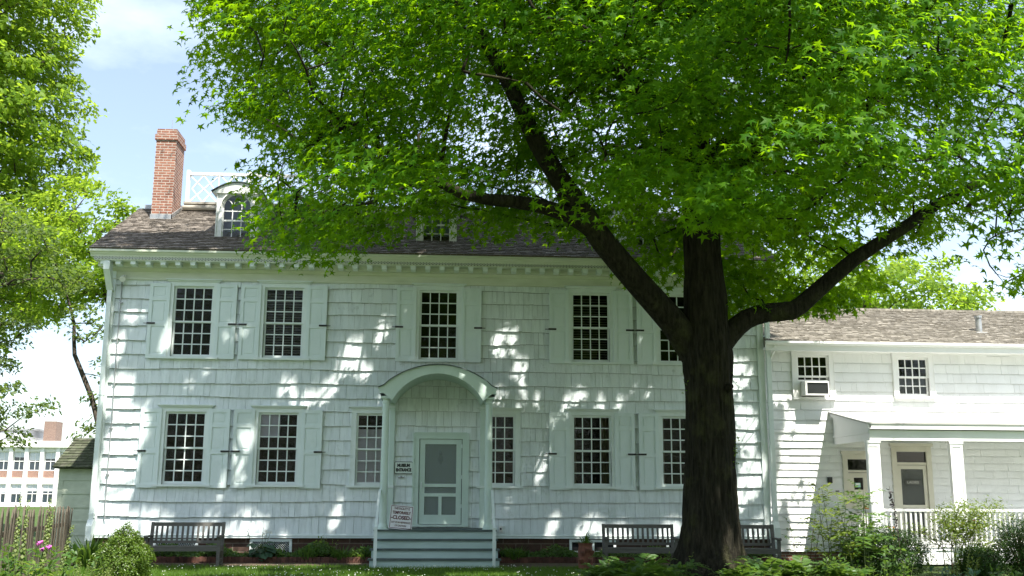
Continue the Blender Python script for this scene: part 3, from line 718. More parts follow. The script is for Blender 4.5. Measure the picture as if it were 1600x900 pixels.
sk.build('portico_roof', tread_paint, portico)
for cx in (PC - 1.215, PC + 1.215):
    cm = MB(); r = .088
    cm.lathe([(r * 1.35, .0), (r * 1.35, .05), (r * 1.15, .09), (r, .13), (r * 1.02, 1.2), (r * .9, 2.86), (r * .9, 2.88), (r * 1.05, 2.90), (r * .9, 2.93), (r * .92, 2.98), (r * 1.25, 3.03), (r * 1.25, 3.05)], (cx, PY + .17, .79), 20)
    cm.box(cx - .13, cx + .13, PY + .04, PY + .30, 3.84, 3.93); cm.box(cx - .13, cx + .13, PY + .04, PY + .30, .78, .80)
    cm.build('column', portico_shaded_paint, portico, smooth=False)
    px = PC + (1.115 if cx > PC else -1.115)
    pm = MB(); pm.box(px - .06, px + .06, -.11, -.03, .78, 3.80).box(px - .075, px + .075, -.13, -.03, 3.62, 3.68).box(px - .075, px + .075, -.13, -.03, .78, .9)
    pm.build('pilaster', portico_shaded_paint, portico)
    s = 1 if cx > PC else -1
    hr = MB(); xh = PC + s * 1.30
    hr.bar((xh, PY + .10, 1.66), (xh, -2.52, .84), .05, .06); hr.box(xh - .035, xh + .035, -2.56, -2.49, 0, .82); hr.box(xh - .045, xh + .045, -2.57, -2.48, .82, .86)
    hr.build('handrail', trimA, portico)
# door, casing
dc = MB(); d0, d1, dz0, dz1 = DOOR
dc.box(d0 - .12, d0, -.08, .05, .80, dz1 + .12).box(d1, d1 + .12, -.08, .05, .80, dz1 + .12).box(d0, d1, -.078, .05, dz1, dz1 + .12)
dc.box(d0 - .16, d0 - .12, -.105, 0, .80, dz1 + .14).box(d1 + .12, d1 + .16, -.105, 0, .80, dz1 + .14).box(d0 - .12, d1 + .12, -.103, 0, dz1 + .12, dz1 + .16)
dc.box(d0 - .16, d1 + .16, -.12, .1, .80, .855)
dc.build('door_frame', portico_shaded_paint, house)
sd = MB(); a, b = d0 + .015, d1 - .015; st = .13; yy = (-.045, -.005)
sd.box(a, a + st, *yy, dz0 + .005, dz1 - .01).box(b - st, b, *yy, dz0 + .005, dz1 - .01)
zz = [(dz0 + .005, 1.085), (1.52, 1.60), (1.75, 1.83), (dz1 - .13, dz1 - .01)]
for (p, q) in zz: sd.box(a + st, b - st, *yy, p, q)
sd.box((a + b) / 2 - .04, (a + b) / 2 + .04, *yy, 1.085, 1.52)
sdo = sd.build('screen_door', portico_shaded_paint, house)
MB().box(a + st, b - st, -.026, -.024, 1.085, dz1 - .13).build('screen', scr, sdo)
hd = MB(); hd.mbox(Matrix.Translation((a + .05, -.06, 1.80)), .016, .012, .07); hd.tube([(a + .05, -.06, 1.85), (a + .05, -.10, 1.84), (a + .05, -.10, 1.76), (a + .05, -.06, 1.75)], .008, 6)
hd.build('handle', trimA, sdo)
hn = MB()
for z in (1.25, 1.95, 2.7): hn.box(b - .012, b + .012, -.056, -.045, z, z + .09)
hn.build('hinge', trimA, sdo)
idr = MB(); idr.box(d0 + .01, d1 - .01, .05, .09, dz0, dz1)
for (za, zb) in ((1.0, 1.45), (1.62, 2.25), (2.35, 2.8)):
    for (xa, xb) in ((d0 + .12, -.09), (.01, d1 - .12)): idr.box(xa, xb, .042, .05, za, zb)
ind = idr.build('door', door_paint, house)
kn = MB(); kn.prism([(-.04, 2.28), (-.115, 2.42), (-.085, 2.52), (-.04, 2.56), (.005, 2.52), (.035, 2.42)], 'y', .002, .04); kn.lathe([(.02, 0), (.045, .03), (.012, .09)], (-.04, .02, 2.53), 8)
kn.build('knocker', black_iron, ind)
# steps
stp = MB(); st_t = MB(); n = 4; dz = .79 / 4
fronts = [-1.62, -1.92, -2.22, -2.50]
for i, f in enumerate(fronts):
    top = .78 - i * dz; w = 1.36 + .02 * i
    stp.box(PC - w, PC + w, f, (-.06 if i == 0 else fronts[i - 1] + .002), (0 if i == 3 else 0.0), top - .035)
    st_t.box(PC - w - .04, PC + w + .04, f - .045, (-.06 if i == 0 else fronts[i - 1] - .002), top - .034, top)
so_ = stp.build('steps', step_paint, house)
st_t.build('tread', tread_paint, so_)
# downspouts and conduit
def downspout(x, side, zt=6.95):
    d = MB(); w = .055
    d.box(x - w, x + w, -.19, -.08, .95, zt - .45); d.box(x - w - .008, x + w + .008, -.198, -.0, 1.06, 1.10).box(x - w - .006, x + w + .006, -.196, -.0, 3.9, 3.93).box(x - w - .006, x + w + .006, -.196, 0, 5.6, 5.63)
    d.prism([(-.19, zt - .45), (-.08, zt - .45), (-.30, zt + .0), (-.55, zt + .0)], 'x', x - w - .02, x + w + .02); d.box(x - w - .02, x + w + .02, -.57, -.30, zt, zt + .22)
    d.box(x - w, x + w, -.195, -.06, .42, .98); d.prism([(-.30, .80), (-.19, .96), (-.08, .96), (-.08, .80)], 'x', x - w - .012, x + w + .012); d.box(x - w - .012, x + w + .012, -.30, -.08, .46, .80)
    d.tube([(x, -.19, .47), (x, -.19, .2), (x + side * .1, -.25, .12), (x + side * .28, -.32, .06)], .06, 10)
    d.build('downspout', trimA, house)
downspout(HX0 + .05, 1); downspout(HX1 + .10, -1, 6.95)
cd = MB(); cd.tube([(-8.05, -.075, 6.9), (-8.05, -.075, 5.2), (-8.03, -.08, 3.5), (-8.03, -.08, 1.1), (-8.0, -.08, .95)], .014, 6)
for z in (6.2, 5.3, 4.2, 3.1, 2.0): cd.box(-8.08, -8.0, -.085, -.03, z, z + .02)
cd.build('conduit', grey_metal, house)

# ================================================================== ANNEX
AX0, AX1, AY = 8.175, 20.0, .12
annex = thing('annex_house', 'lower white shingled wing with covered porch and silvery shake roof at the right', 'house', (0, AY, 0))
AWIN = [(9.50, 4.06, 5.15, .84), (12.16, 4.12, 5.12, .82)]
ADOOR = [(10.27, 10.95, .42, 2.50), (11.56, 12.34, .42, 2.70)]
aop = [(x - w / 2, x + w / 2, a, b) for x, a, b, w in AWIN] + ADOOR
aw = MB(); sheath(aw, AX0, AX1, .2, 5.35, 0, .12, aop, 1)
aw.box(AX0, AX0 + .12, .12, 7, .2, 5.4).box(AX1 - .12, AX1, .12, 7, .2, 5.4).box(AX0, AX1, 7, 7.12, .2, 5.4)
for xx in (AX0, AX1 - .12): aw.prism([(0, 5.4), (7.12, 5.4), (3.56, 7.05)], 'x', xx, xx + .12)
opx = [(o[0] - .04, o[1] + .04, o[2] - .01, o[3] + .04) for o in aop]
ab1 = [.22 + i * .183 for i in range(17)]; ab2 = [3.24 + i * .246 for i in range(9)]
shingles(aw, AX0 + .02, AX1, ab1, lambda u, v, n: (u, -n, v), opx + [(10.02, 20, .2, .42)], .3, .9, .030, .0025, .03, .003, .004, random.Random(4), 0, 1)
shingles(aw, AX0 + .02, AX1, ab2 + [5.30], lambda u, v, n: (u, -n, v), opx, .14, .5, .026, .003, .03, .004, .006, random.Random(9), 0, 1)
aw.build('wall', [annex_siding, felt_shade], annex)
MB().box(AX0, 10.0, .02, 7, 0, .2).build('foundation', red_brick, annex)
ai = MB(); ai.box(AX0 + .2, AX1 - .2, 2.2, 2.3, .3, 5.3).box(AX0 + .2, AX1 - .2, .2, 6.9, 3.0, 3.1).box(AX0 + .2, AX1 - .2, .2, 6.9, 5.2, 5.3).box(AX0 + .2, AX1 - .2, .2, 6.9, .25, .3); ai.build('interior', dark_in, annex)
at = MB(); at.box(AX0, 10.0, -.045, 0, 3.16, 3.235); at.box(AX0, AX1, -.035, 0, 5.20, 5.28)
at.prism([(-.50, 5.30), (-.50, 5.24), (0, 5.24), (0, 5.30)], 'x', AX0 - .02, AX1 + .2); at.box(AX0 - .05, AX1 + .2, -.535, -.50, 5.20, 5.36)
at.build('eave_trim', annex_trim, annex)
gm = MB(); gm.prism([(-.54, 5.43), (-.63, 5.43), (-.635, 5.38), (-.60, 5.33), (-.54, 5.33)], 'x', AX0 - .06, AX1 + .3); gm.tube([(8.34, -.56, 5.32), (8.38, -.45, 5.22), (8.32, -.25, 5.02), (8.28, -.19, 4.9)], .03, 8)
gm.build('gutter', annex_trim, annex)
ang2 = math.atan2(7.02 - 5.40, 3.56 + .56); c2, s2 = math.cos(ang2), math.sin(ang2); LEN2 = 4.12 / c2
ar = MB(); ar.prism([(-.56, 5.37), (7.68, 5.37), (3.56, 6.985)], 'x', AX0 + .02, AX1 + .2)
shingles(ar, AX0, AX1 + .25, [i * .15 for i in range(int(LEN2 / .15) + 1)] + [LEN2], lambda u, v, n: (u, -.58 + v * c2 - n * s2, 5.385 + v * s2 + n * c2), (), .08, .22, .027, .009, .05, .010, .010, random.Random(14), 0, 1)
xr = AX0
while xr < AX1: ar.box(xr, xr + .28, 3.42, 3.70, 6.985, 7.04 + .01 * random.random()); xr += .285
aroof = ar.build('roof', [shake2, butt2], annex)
vp = MB(); vp.lathe([(.09, -.15), (.085, .0), (.08, .42), (.1, .42), (.1, .48), (.08, .48)], (14.55, .95, 5.95), 14); vp.box(14.4, 14.7, .8, 1.1, 5.9, 5.96)
vp.build('vent_pipe', grey_metal, aroof)
for i, (x, a, b, w) in enumerate(AWIN):
    o = window(annex, x, a, b, w, 4, 2, annex_trim, True, .12, sillw=.14)
    if i == 1: MB().box(x - .4, x + .4, .085, .09, a + .01, (a + b) / 2).build('blind', mat('grey_blind', (.18, .19, .2), .8), o)
# annex doors
def annex_door(x0, x1, z0, z1, style):
    f = MB(); f.box(x0 - .13, x0, -.06, .04, z0, z1 + .13).box(x1, x1 + .13, -.06, .04, z0, z1 + .13).box(x0, x1, -.057, .04, z1, z1 + .13)
    f.box(x0 - .17, x1 + .17, -.10, 0, z1 + .132, z1 + .21)
    f.box(x0, x1, -.04, .04, z1 - .26 - .07, z1 - .27)
    fo = f.build('door_frame', cream, annex)
    MB().box(x0, x1, .0, .01, z1 - .268, z1).build('transom_glass', glass2, fo)
    d = MB(); zt = z1 - .34
    if style == 'solid':
        w = x1 - x0; wx0, wx1, wz0, wz1 = x0 + .16, x0 + .40, zt - .42, zt - .12
        sheath(d, x0 + .01, x1 - .01, z0, zt, 0, .04, [(wx0, wx1, wz0, wz1)])
        d.box(x0 + .12, x0 + .30, -.008, 0, z0 + .2, zt - .6).box(x0 + .38, x0 + .56, -.008, 0, z0 + .2, zt - .6)
        do = d.build('door', cream, annex); MB().box(wx0, wx1, .02, .025, wz0, wz1).build('pane', glass2, do)
        MB().lathe([(.012, 0), (.03, .02), (.03, .04), (.01, .055)], (x1 - .08, -.04, z0 + 1.0), 10).build('knob', grey_metal, do)
    else:
        sheath(d, x0 + .01, x1 - .01, z0, zt, -.02, .01, [(x0 + .10, x1 - .10, z0 + .95, zt - .10), (x0 + .10, x1 - .10, z0 + .15, z0 + .87)])
        do = d.build('screen_door', cream, annex)
        MB().box(x0 + .1, x1 - .1, -.006, -.004, z0 + .15, zt - .1).build('screen', screen_mat('annex_screen', (.12, .13, .12), .6), do)
        MB().box(x0 + .01, x1 - .01, .05, .09, z0, zt).build('inner_door', mat('inner_grey_door', (.25, .25, .23), .6), do)
annex_door(*ADOOR[0], 'solid'); annex_door(*ADOOR[1], 'screen')
# porch on the annex
PF = -2.32; px0 = 9.92
po = MB()
po.box(px0 + .03, 20, -2.22, -.03, .36, .42)
po.box(px0 + .05, 20, -2.20, -2.14, .05, .36)
for xx in [px0 + .4 + 1.0 * k for k in range(10)]: po.box(xx - .06, xx + .06, -2.215, -2.2, .05, .36)
porch = po.build('porch', annex_trim, annex)
pr = MB(); pr.prism([(0, 3.70), (-2.42, 3.27), (-2.42, 3.235), (0, 3.66)], 'x', px0 - .08, 20.2)
pr.build('porch_roof', mat('pale_roof_metal', (.50, .50, .47), .6, (.34, .34, .33), 1.5, stretch=(.6, 3, 3)), porch)
pt = MB(); pt.box(px0 + .03, 20, -2.30, -2.20, 2.86, 3.10).box(px0, 20.1, -2.40, -2.302, 3.12, 3.245); pt.box(px0 + .03, px0 + .12, -2.20, -.03, 2.86, 3.10); pt.prism([(-.03, 3.62), (-2.28, 3.215), (-2.28, 3.10), (-.03, 3.10)], 'x', px0 + .03, px0 + .06)
pt.prism([(-.0, 3.65), (-2.40, 3.228), (-2.40, 3.15), (-.0, 3.57)], 'x', px0 - .03, px0 + .029)
pt.box(px0 - .0, px0 + .03, -2.29, -.03, 3.03, 3.09)
pt.box(px0 + .12, 20, -2.2, -.03, 3.085, 3.10)
pt.build('porch_beam', annex_trim, porch)
pme = MB(); pme.box(-.15, .15, -.05, .05, 0, 2.44); pme.box(-.15, -.10, -.062, -.05, 0, 2.44).box(.10, .15, -.062, -.05, 0, 2.44).box(-.10, .10, -.062, -.05, 2.30, 2.44).box(-.10, .10, -.062, -.05, 0, .16); pme.box(-.17, .17, -.075, .07, 2.38, 2.44)
pmesh = pme.mesh('post'); pmesh.materials.append(annex_trim)
for xx in (10.02, 12.01, 14.0, 16.0, 18.0):
    o = bpy.data.objects.new('post', pmesh); C.objects.link(o); o.parent = porch; o.location = (xx, -2.25, .42)
rl = MB(); rl.box(10.17, 20, -2.28, -2.20, 1.24, 1.30).box(10.17, 20, -2.27, -2.21, .50, .56); rl.box(9.95, 10.0, -2.18, -.05, 1.22, 1.28).box(9.955, 9.995, -2.18, -.05, .50, .55)
rail = rl.build('railing', white_paint, porch)
bme2 = MB().box(-.02, .02, -.02, .02, .56, 1.24).mesh('baluster'); bme2.materials.append(white_paint)
for k in range(75):
    xx = 10.24 + k * .118
    if any(abs(xx - q) < .16 for q in (12.01, 14, 16, 18)): continue
    o = bpy.data.objects.new('baluster', bme2); C.objects.link(o); o.parent = rail; o.location = (xx, -2.24, 0)
for k in range(14):
    o = bpy.data.objects.new('baluster', bme2); C.objects.link(o); o.parent = rail; o.location = (9.975, -2.08 + k * .15, 0)

# ================================================================== SHED, OFFICE, FENCE
shed = thing('lean_to_shed', 'small sage shed with mossy shingle roof behind the left corner of the house', 'shed', (0, 4, 0))
s_ = MB(); s_.box(-10.55, -8.4, 0, 2.6, 0, 2.25)
for k in range(6): s_.prism([(0, .05 + k * .37), (-.035, .05 + k * .37), (-.012, .05 + k * .37 + .37), (0, .05 + k * .37 + .37)], 'x', -10.55, -8.4)
s_.box(-10.60, -10.47, -.03, 0, 0, 2.28); s_.prism([(0, 2.25), (2.6, 2.25), (1.35, 3.08)], 'x', -10.55, -10.5)
s_.build('wall', mat('sage_paint', (.50, .54, .43), .6, (.42, .46, .36), 3), shed)
sr = MB(); a3 = math.atan2(.86, 1.65); c3, s3 = math.cos(a3), math.sin(a3)
sr.prism([(-.28, 2.22), (2.9, 2.22), (1.35, 3.09)], 'x', -10.66, -8.4)
shingles(sr, -10.7, -8.4, [i * .17 for i in range(11)] + [1.86], lambda u, v, n: (u, -.32 + v * c3 - n * s3, 2.245 + v * s3 + n * c3), (), .1, .25, .022, .005, .05, .008, .006, random.Random(2))
sr.build('roof', moss_shake, shed)

office = thing('office_building', 'distant white and brick two storey office block with rows of windows beyond the fence', 'building', (0, 89, 0))
of = MB(); OX0, OX1 = -75, -34
of.box(OX0, OX1, .4, 20, 0, 6.9).box(OX0 - .3, OX1 + .3, -.5, 20.3, 6.2, 6.85)
of.box(OX0, OX1, 0, .4, 2.35, 3.0).box(OX0, OX1, 0, .4, -.0, .35).box(OX0, OX1, 0, .4, 5.75, 6.2)
of.build('wall', white_paint, office)
ob_ = MB(); ob_.box(OX0, OX1, .1, .4, 2.999, 3.75); ob_.build('brick_band', red_brick, office)
oc = MB(); oc.box(-44.5, -43.2, 5, 7, 6.9, 9.3); oc.build('chimney', brick_mat('brown_brick', (.20, .125, .09), (.15, .09, .07), (.25, .21, .18), .215, .075), office)
ors = MB(); ors.box(-56, -45.6, 4, 10, 6.9, 8.3).box(-56.2, -45.4, 3.8, 10.2, 8.3, 8.5); ors.build('roof_house', mat('roof_metal', (.35, .36, .37), .6), office)
fr_m = MB(); wdt = 1.1
fr_m.box(-.62, -.54, -.02, .1, 0, 2.0).box(.54, .62, -.02, .1, 0, 2.0).box(-.03, .03, -.01, .1, 0, 2.0).box(-.54, .54, -.012, .1, .95, 1.03).box(-.54, .54, -.02, .1, 1.92, 2.0).box(-.54, .54, -.02, .1, 0, .08)
wfm = fr_m.mesh('window'); wfm.materials.append(white_paint)
wgm = MB().box(-.54, .54, .05, .06, .05, 1.95).mesh('glass'); wgm.materials.append(mat('office_glass', (.03, .045, .06), .08, spec=.8))
wbm = MB().box(-.54, .54, .03, .045, 1.1, 1.95).mesh('blind'); wbm.materials.append(mat('office_blind', (.62, .66, .70), .8))
plm = MB().box(-.19, .19, -.25, .1, 0, 6.2).mesh('pilaster'); plm.materials.append(white_paint)
for k in range(24):
    xo = OX0 + .9 + k * 1.62
    o = bpy.data.objects.new('pilaster', plm); C.objects.link(o); o.parent = office; o.location = (xo - .81, 0, 0)
    for z in (.36, 3.752):
        w_ = bpy.data.objects.new('window', wfm); C.objects.link(w_); w_.parent = office; w_.location = (xo, .2, z)
        g_ = bpy.data.objects.new('glass', wgm); C.objects.link(g_); g_.parent = w_
        b_ = bpy.data.objects.new('blind', wbm); C.objects.link(b_); b_.parent = w_; b_.location = (0, 0, random.choice((0, 0, .15, .3)) - .0); b_.scale = (1, 1, 1)

fence = thing('picket_fence', 'weathered grey wooden picket fence running back to the house corner', 'fence', (-5.9, -12, 0))
fa = Vector((-5.83, -12.2, 0)); fb = Vector((-8.15, -2.0, 0)); fd = (fb - fa); fl_ = fd.length; fd.normalize(); fnrm = Vector((-fd.y, fd.x, 0)); O = Vector((-5.9, -12, 0))
frl = MB()
for z in (.35, 1.0): frl.bar(fa - O + fnrm * .05 + Vector((0, 0, z)), fb - O + fnrm * .05 + Vector((0, 0, z - .1)), .04, .08)
frl.build('rail', fence_wood, fence)
pk = MB(); hw = .05; pk.prism([(-hw, .04), (hw, .04), (hw, 1.18), (0, 1.30), (-hw, 1.18)], 'y', -.011, .011)
pkm = pk.mesh('picket'); pkm.materials.append(fence_wood)
npk = 47
for k in range(npk):
    t = k / (npk - 1); p = fa + fd * fl_ * t - O
    o = bpy.data.objects.new('picket', pkm); C.objects.link(o); o.parent = fence; o.location = p
    o.rotation_euler = (random.gauss(0, .02), random.gauss(0, .025), math.atan2(fd.y, fd.x)); h_ = 1.08 - .12 * t + random.uniform(-.03, .03); o.scale = (1, 1, h_)

# ================================================================== SWEETGUM
rng = np.random.default_rng(42)
TX, TY = 5.13, -6.0
def crown_r(z): return np.interp(z, [4.2, 5.5, 8, 10.5, 13, 16, 19, 22, 24.5], [7.6, 8.6, 9.5, 10.2, 10.4, 10.0, 8.2, 5.4, 1.0])
def outline(pts):                      # bottom edge of the boughs as directions from the viewing spot: (x/y, z/y)
    M3 = camo.matrix_world.to_3x3(); A = []
    for px, py in pts:
        d = M3 @ Vector(((px - 800) / F_PX, (450 - py) / F_PX, -1)); A.append((d.x / d.y, d.z / d.y))
    A = np.array(A); return A[:, 0], A[:, 1]
LOW_ALL = outline([(300, 40), (345, 230), (385, 330), (400, 410), (430, 445), (452, 448), (470, 415), (500, 405), (520, 370), (600, 385), (640, 350), (665, 335), (720, 335), (760, 370), (840, 395), (905, 405), (960, 380), (990, 410), (1040, 440), (1070, 420), (1130, 390), (1150, 470), (1175, 510), (1215, 512), (1250, 480), (1280, 488), (1400, 455), (1460, 425), (1505, 440), (1540, 475), (1700, 480)])
LOW_FRONT = outline([(300, 40), (345, 230), (385, 330), (430, 430), (470, 400), (560, 350), (640, 320), (720, 285), (790, 225), (850, 222), (900, 280), (960, 340), (1010, 330), (1060, 335), (1110, 345), (1145, 370), (1200, 395), (1270, 370), (1330, 330), (1420, 330), (1500, 380), (1700, 430)])
def crown_ok(P):
    x, y, z = P[:, 0] - TX, P[:, 1] - TY, P[:, 2]; th = np.arctan2(y, x); d = np.hypot(x, y)
    r = crown_r(z) * (1 + .07 * np.sin(3 * th + z * .5) + .06 * np.sin(5 * th - z * .8 + 1))
    r = np.where(x > 0, r * .93, r * np.interp(z, [12, 14.5], [1, 1.27]))
    D = P[:, 1] + 26
    q_ = P[:, 0] / D; el0 = np.where(P[:, 1] < TY + .3, np.interp(q_, *LOW_FRONT), np.interp(q_, *LOW_ALL))
    zmin = 1.6 + D * el0 + .24
    front = np.interp(z, [4.2, 6, 8, 10, 13, 16, 19, 22, 24.5], [8.4, 9.3, 9.2, 7.7, 5.9, 4.5, 3.2, 2.0, .6])
    c_f = np.clip(-np.sin(th), 0, 1) ** .8; pt_ = np.array([mnoise.noise(Vector((p[0] * .33, p[1] * .12, p[2] * .30 + 7))) for p in P]); r = r * (1 - c_f) + np.minimum(r, front * (1 + .62 * pt_)) * c_f   # boughs reach out unevenly
    rho = d / r
    ln = P[:, 0] / D + .010 * np.sin(P[:, 2] * 2.6 + P[:, 1]) ; el_ = (P[:, 2] - 1.6) / D
    left = np.interp(el_, [.2, .27, .31, .36, .43, .54, .60], [-.155, -.178, -.182, -.195, -.226, -.25, -.42])
    sh = -1 - P[:, 1]; xs_w = P[:, 0] - .51 * sh; zs_w = P[:, 2] - 1.95 * sh        # where the clump's shadow meets the house front
    sunny = (xs_w > 9.4 + .5 * np.sin(zs_w * 1.3)) & (zs_w > .2)
    sunny &= ~((z < 8.2) & (P[:, 1] < -3.6))
    lowgap = sunny | (ln < left) | (z < 7.5) & (np.abs(P[:, 0] - 1.2) < 1.0) & (z < zmin + .55)
    return (rho < 1) & (z > zmin) & (P[:, 1] < -1.0) & ~lowgap, rho
cand = np.stack([rng.uniform(-8.5, 15.5, 90000), rng.uniform(-17, -1, 90000), rng.uniform(4, 24.5, 90000)], 1)  # candidate clump centres
ok, rho = crown_ok(cand)
prob = np.where(rho > .6, 1.0, np.where(cand[:, 2] > 11, .85, .35))
hol = np.array([mnoise.noise(Vector(p) * .42) for p in cand]); prob = np.where((hol < -.17) & (cand[:, 2] < 12), .05, prob)   # hollows between the boughs
cand = cand[ok & (rng.random(len(cand)) < prob)]
cl = spaced(cand, .98)
gum = thing('sweetgum_tree', 'big sweetgum with star shaped leaves and thick dark trunk in front of the house', 'tree', (TX, TY, 0))
O3 = np.array([TX, TY, 0])
limbs = [
    ([(-.02, 0, 4.0), (-.35, -.0, 4.55), (-.70, -.2, 4.95), (-1.33, -.35, 5.6), (-2.10, -.6, 6.42), (-2.9, -1.0, 7.4), (-3.45, -1.4, 8.1), (-4.2, -1.9, 9.4), (-5.2, -2.4, 10.8)], [.30, .30, .27, .25, .235, .20, .17, .12, .06]),
    ([(-2.30, -.68, 6.60), (-2.75, -.9, 6.82), (-3.3, -1.05, 6.95), (-3.9, -1.2, 7.0), (-4.85, -1.6, 7.0), (-6.0, -2.1, 7.5), (-7.3, -2.6, 8.1)], [.17, .16, .14, .125, .10, .07, .04]),
    ([(.10, 0, 4.25), (.5, 0, 4.72), (.85, 0, 5.02), (1.30, 0, 5.17), (1.80, 0, 5.22), (2.15, -.03, 5.48), (3.05, -.2, 6.25), (4.0, -.4, 6.85), (4.8, -.5, 7.4), (6.2, -.8, 8.1), (7.6, -1.2, 8.9)], [.26, .22, .20, .19, .19, .17, .145, .12, .105, .08, .04]),
    ([(0, 0, 6.8), (.6, -1.3, 7.8), (1.1, -3.0, 9.0), (1.4, -5.0, 10.0), (1.6, -7.2, 10.8)], [.2, .17, .14, .1, .05]),
    ([(0, 0, 7.6), (-1.2, -1.2, 8.8), (-2.6, -3.0, 10.0), (-3.6, -5.0, 11.2)], [.18, .15, .11, .05]),
    ([(0, 0, 8.2), (2.0, -.6, 9.6), (4.2, -1.4, 11.0), (6.4, -2.0, 12.4)], [.18, .15, .1, .05]),
    ([(0, 0, 9.2), (-2.2, .6, 10.8), (-4.8, 1.0, 12.4), (-7.0, 1.2, 13.6)], [.17, .14, .1, .05]),
    ([(0, 0, 10.), (1.0, 1.8, 11.6), (1.6, 3.6, 13.2)], [.15, .12, .05]),
    ([(0, 0, 11.), (1.6, -2.2, 13.0), (2.6, -4.2, 15.0)], [.14, .1, .05]),
    ([(0, 0, 12.), (-2.0, -1.6, 14.4), (-3.6, -2.8, 16.4)], [.13, .1, .05]),
    ([(0, 0, 12.6), (2.4, .6, 14.8), (4.6, 1.0, 16.6)], [.13, .1, .05]),
]
tr = MB()
# trunk with root flare and bark ridges
nseg, nring = 120, 190; TV = []; TF = []
for i in range(nring):
    t = i / (nring - 1); z = -.05 + 18 * t ** 1.25
    rad = float(np.interp(z, [0, .25, .6, 1.2, 2.2, 3.7, 4.3, 5.0, 6.3, 9, 12, 16, 18], [.80, .70, .60, .535, .485, .455, .50, .43, .365, .27, .19, .09, .03]))
    cxx = .06 * math.sin(z * .5) * min(1, z / 4); cyy = .05 * math.cos(z * .4) * min(1, z / 4)
    for k in range(nseg):
        th = 2 * math.pi * k / nseg
        fl2 = max(0, 1 - z / 1.5) ** 2 * (.22 * math.sin(3 * th + .6) + .12 * math.sin(5 * th + 2) + .06 * math.sin(8 * th))
        rdg = mnoise.noise(Vector((math.cos(th) * 7.5 * rad * 1.6, math.sin(th) * 7.5 * rad * 1.6, z * .8))) * .03 + (.5 - abs(mnoise.noise(Vector((math.cos(th) * 13 * rad * 1.8, math.sin(th) * 13 * rad * 1.8, z * .9 + 3))))) * .05 - .02 + mnoise.noise(Vector((math.cos(th) * 22 * rad, math.sin(th) * 22 * rad, z * 2.5))) * .018
        big = mnoise.noise(Vector((math.cos(th) * .9, math.sin(th) * .9, z * .5))) * .04
        r_ = rad * (1 + fl2 + big) + rdg * min(1, rad / .3)
        TV.append((cxx + r_ * math.cos(th), cyy + r_ * math.sin(th), z))
for i in range(nring - 1):
    for k in range(nseg): k2 = (k + 1) % nseg; TF.append((i * nseg + k, i * nseg + k2, (i + 1) * nseg + k2, (i + 1) * nseg + k))
tr.add(TV, TF)
knot = [(.33, -.34, 3.62), (.40, -.42, 3.66)]
tr.tube(knot, [.10, .05], 10)
trunk_line = ([(0, 0, 5.0), (0, 0, 9), (0, 0, 13), (.1, 0, 18)], [.03, .03, .03, .03])
nodes = grow(tr, limbs + [trunk_line], cl - O3, rng, tip=.0095, sag=.05, limb_sides=14)
tk = tr.build('trunk', bark, gum, smooth=True)
pos, nrm = clump_leaves(cl, (TX, TY, 8), 240, 1.0, .40, rng, .8, .75, .45, .2)
keep = (pos[:, 1] < -.75)
# gaps between the boughs: shafts along the sunlight that let the dapples through to the house front and the lawn
SPOT = [(-8.0, 4.3, .3, .5), (-7.7, 3.2, .35, .7), (-7.9, 2.2, .4, .8), (-7.2, 1.2, .55, .45), (-7.8, .9, .4, .5), (-6.9, 5.6, .15, .4), (-7.7, 6.3, .2, .25), (-5.0, 2.6, .26, .75), (-4.75, 1.0, .42, .5), (-5.6, 1.1, .2, .4),
        (-3.4, 4.2, .35, .35), (-2.9, 4.4, .25, .4), (-2.35, 5.3, .28, .55), (-2.0, 4.9, .25, .3), (-3.9, 4.5, .2, .3), (-1.6, 5.9, .2, .4), (1.5, 5.7, .3, .5), (1.9, 5.0, .22, .4), (1.3, 4.3, .3, .3), (2.1, 4.2, .3, .35), (3.3, 4.3, .3, .3), (4.2, 4.0, .4, .35), (4.9, 4.35, .3, .3),
        (3.6, 1.15, .3, .35), (4.3, 1.0, .35, .4), (5.6, 1.1, .3, .4), (7.4, 4.8, .4, .5), (7.5, 3.5, .4, .55), (7.7, 2.3, .35, .6), (7.0, 1.5, .4, .5), (7.8, 1.0, .25, .4), (-6.0, 6.6, .15, .3), (-5.4, 5.7, .14, .3), (-4.1, 5.5, .12, .4), (-6.3, 2.9, .12, .3),
        (8.7, 4.6, .3, .3), (9.0, 3.6, .4, .4), (8.8, 2.6, .3, .6), (9.2, 1.2, .4, .5), (8.6, 5.6, .3, .4), (-2.6, 1.4, .14, .4), (.2, 1.6, .10, .5), (2.4, 2.6, .16, .4), (2.7, 1.2, .16, .4), (-8.1, 5.4, .15, .4)]
for _ in range(70): SPOT.append((rng.uniform(-8.3, 9.2), rng.uniform(.6, 7.2), rng.uniform(.05, .14), rng.uniform(.10, .32)))
for _ in range(46): SPOT.append((rng.uniform(-9, 9), rng.uniform(-13, -1.2), rng.uniform(.12, .45), rng.uniform(.4, 1.6)))    # continue onto the lawn
low_ = (pos[:, 2] < 8.4) & (pos[:, 1] < -3.3)
for (py_, px_) in ((-1.0, 9.75), (-2.3, 9.9)):          # the annex and its porch stand in full sun
    t_ = py_ - pos[:, 1]; keep &= ~((~low_ | (py_ < -2)) & (t_ > 0) & (pos[:, 0] - .51 * t_ > px_) & (pos[:, 2] - 1.95 * t_ > .3))
SPOT += [(-9.3, -15.4, 1.1, 1.5), (-7.5, -7.8, .9, 1.2), (-4.5, -7.9, .8, 1.0), (3.2, -14.1, 1.2, 1.2), (4.4, -10.9, 1.25, 1.8), (2.3, -12.1, .3, .9), (7.9, -8.5, 1.3, 1.6), (1.5, -14.6, .6, .8), (-1.5, -8.6, .7, .8), (5.3, -10.2, .9, 1.5)]
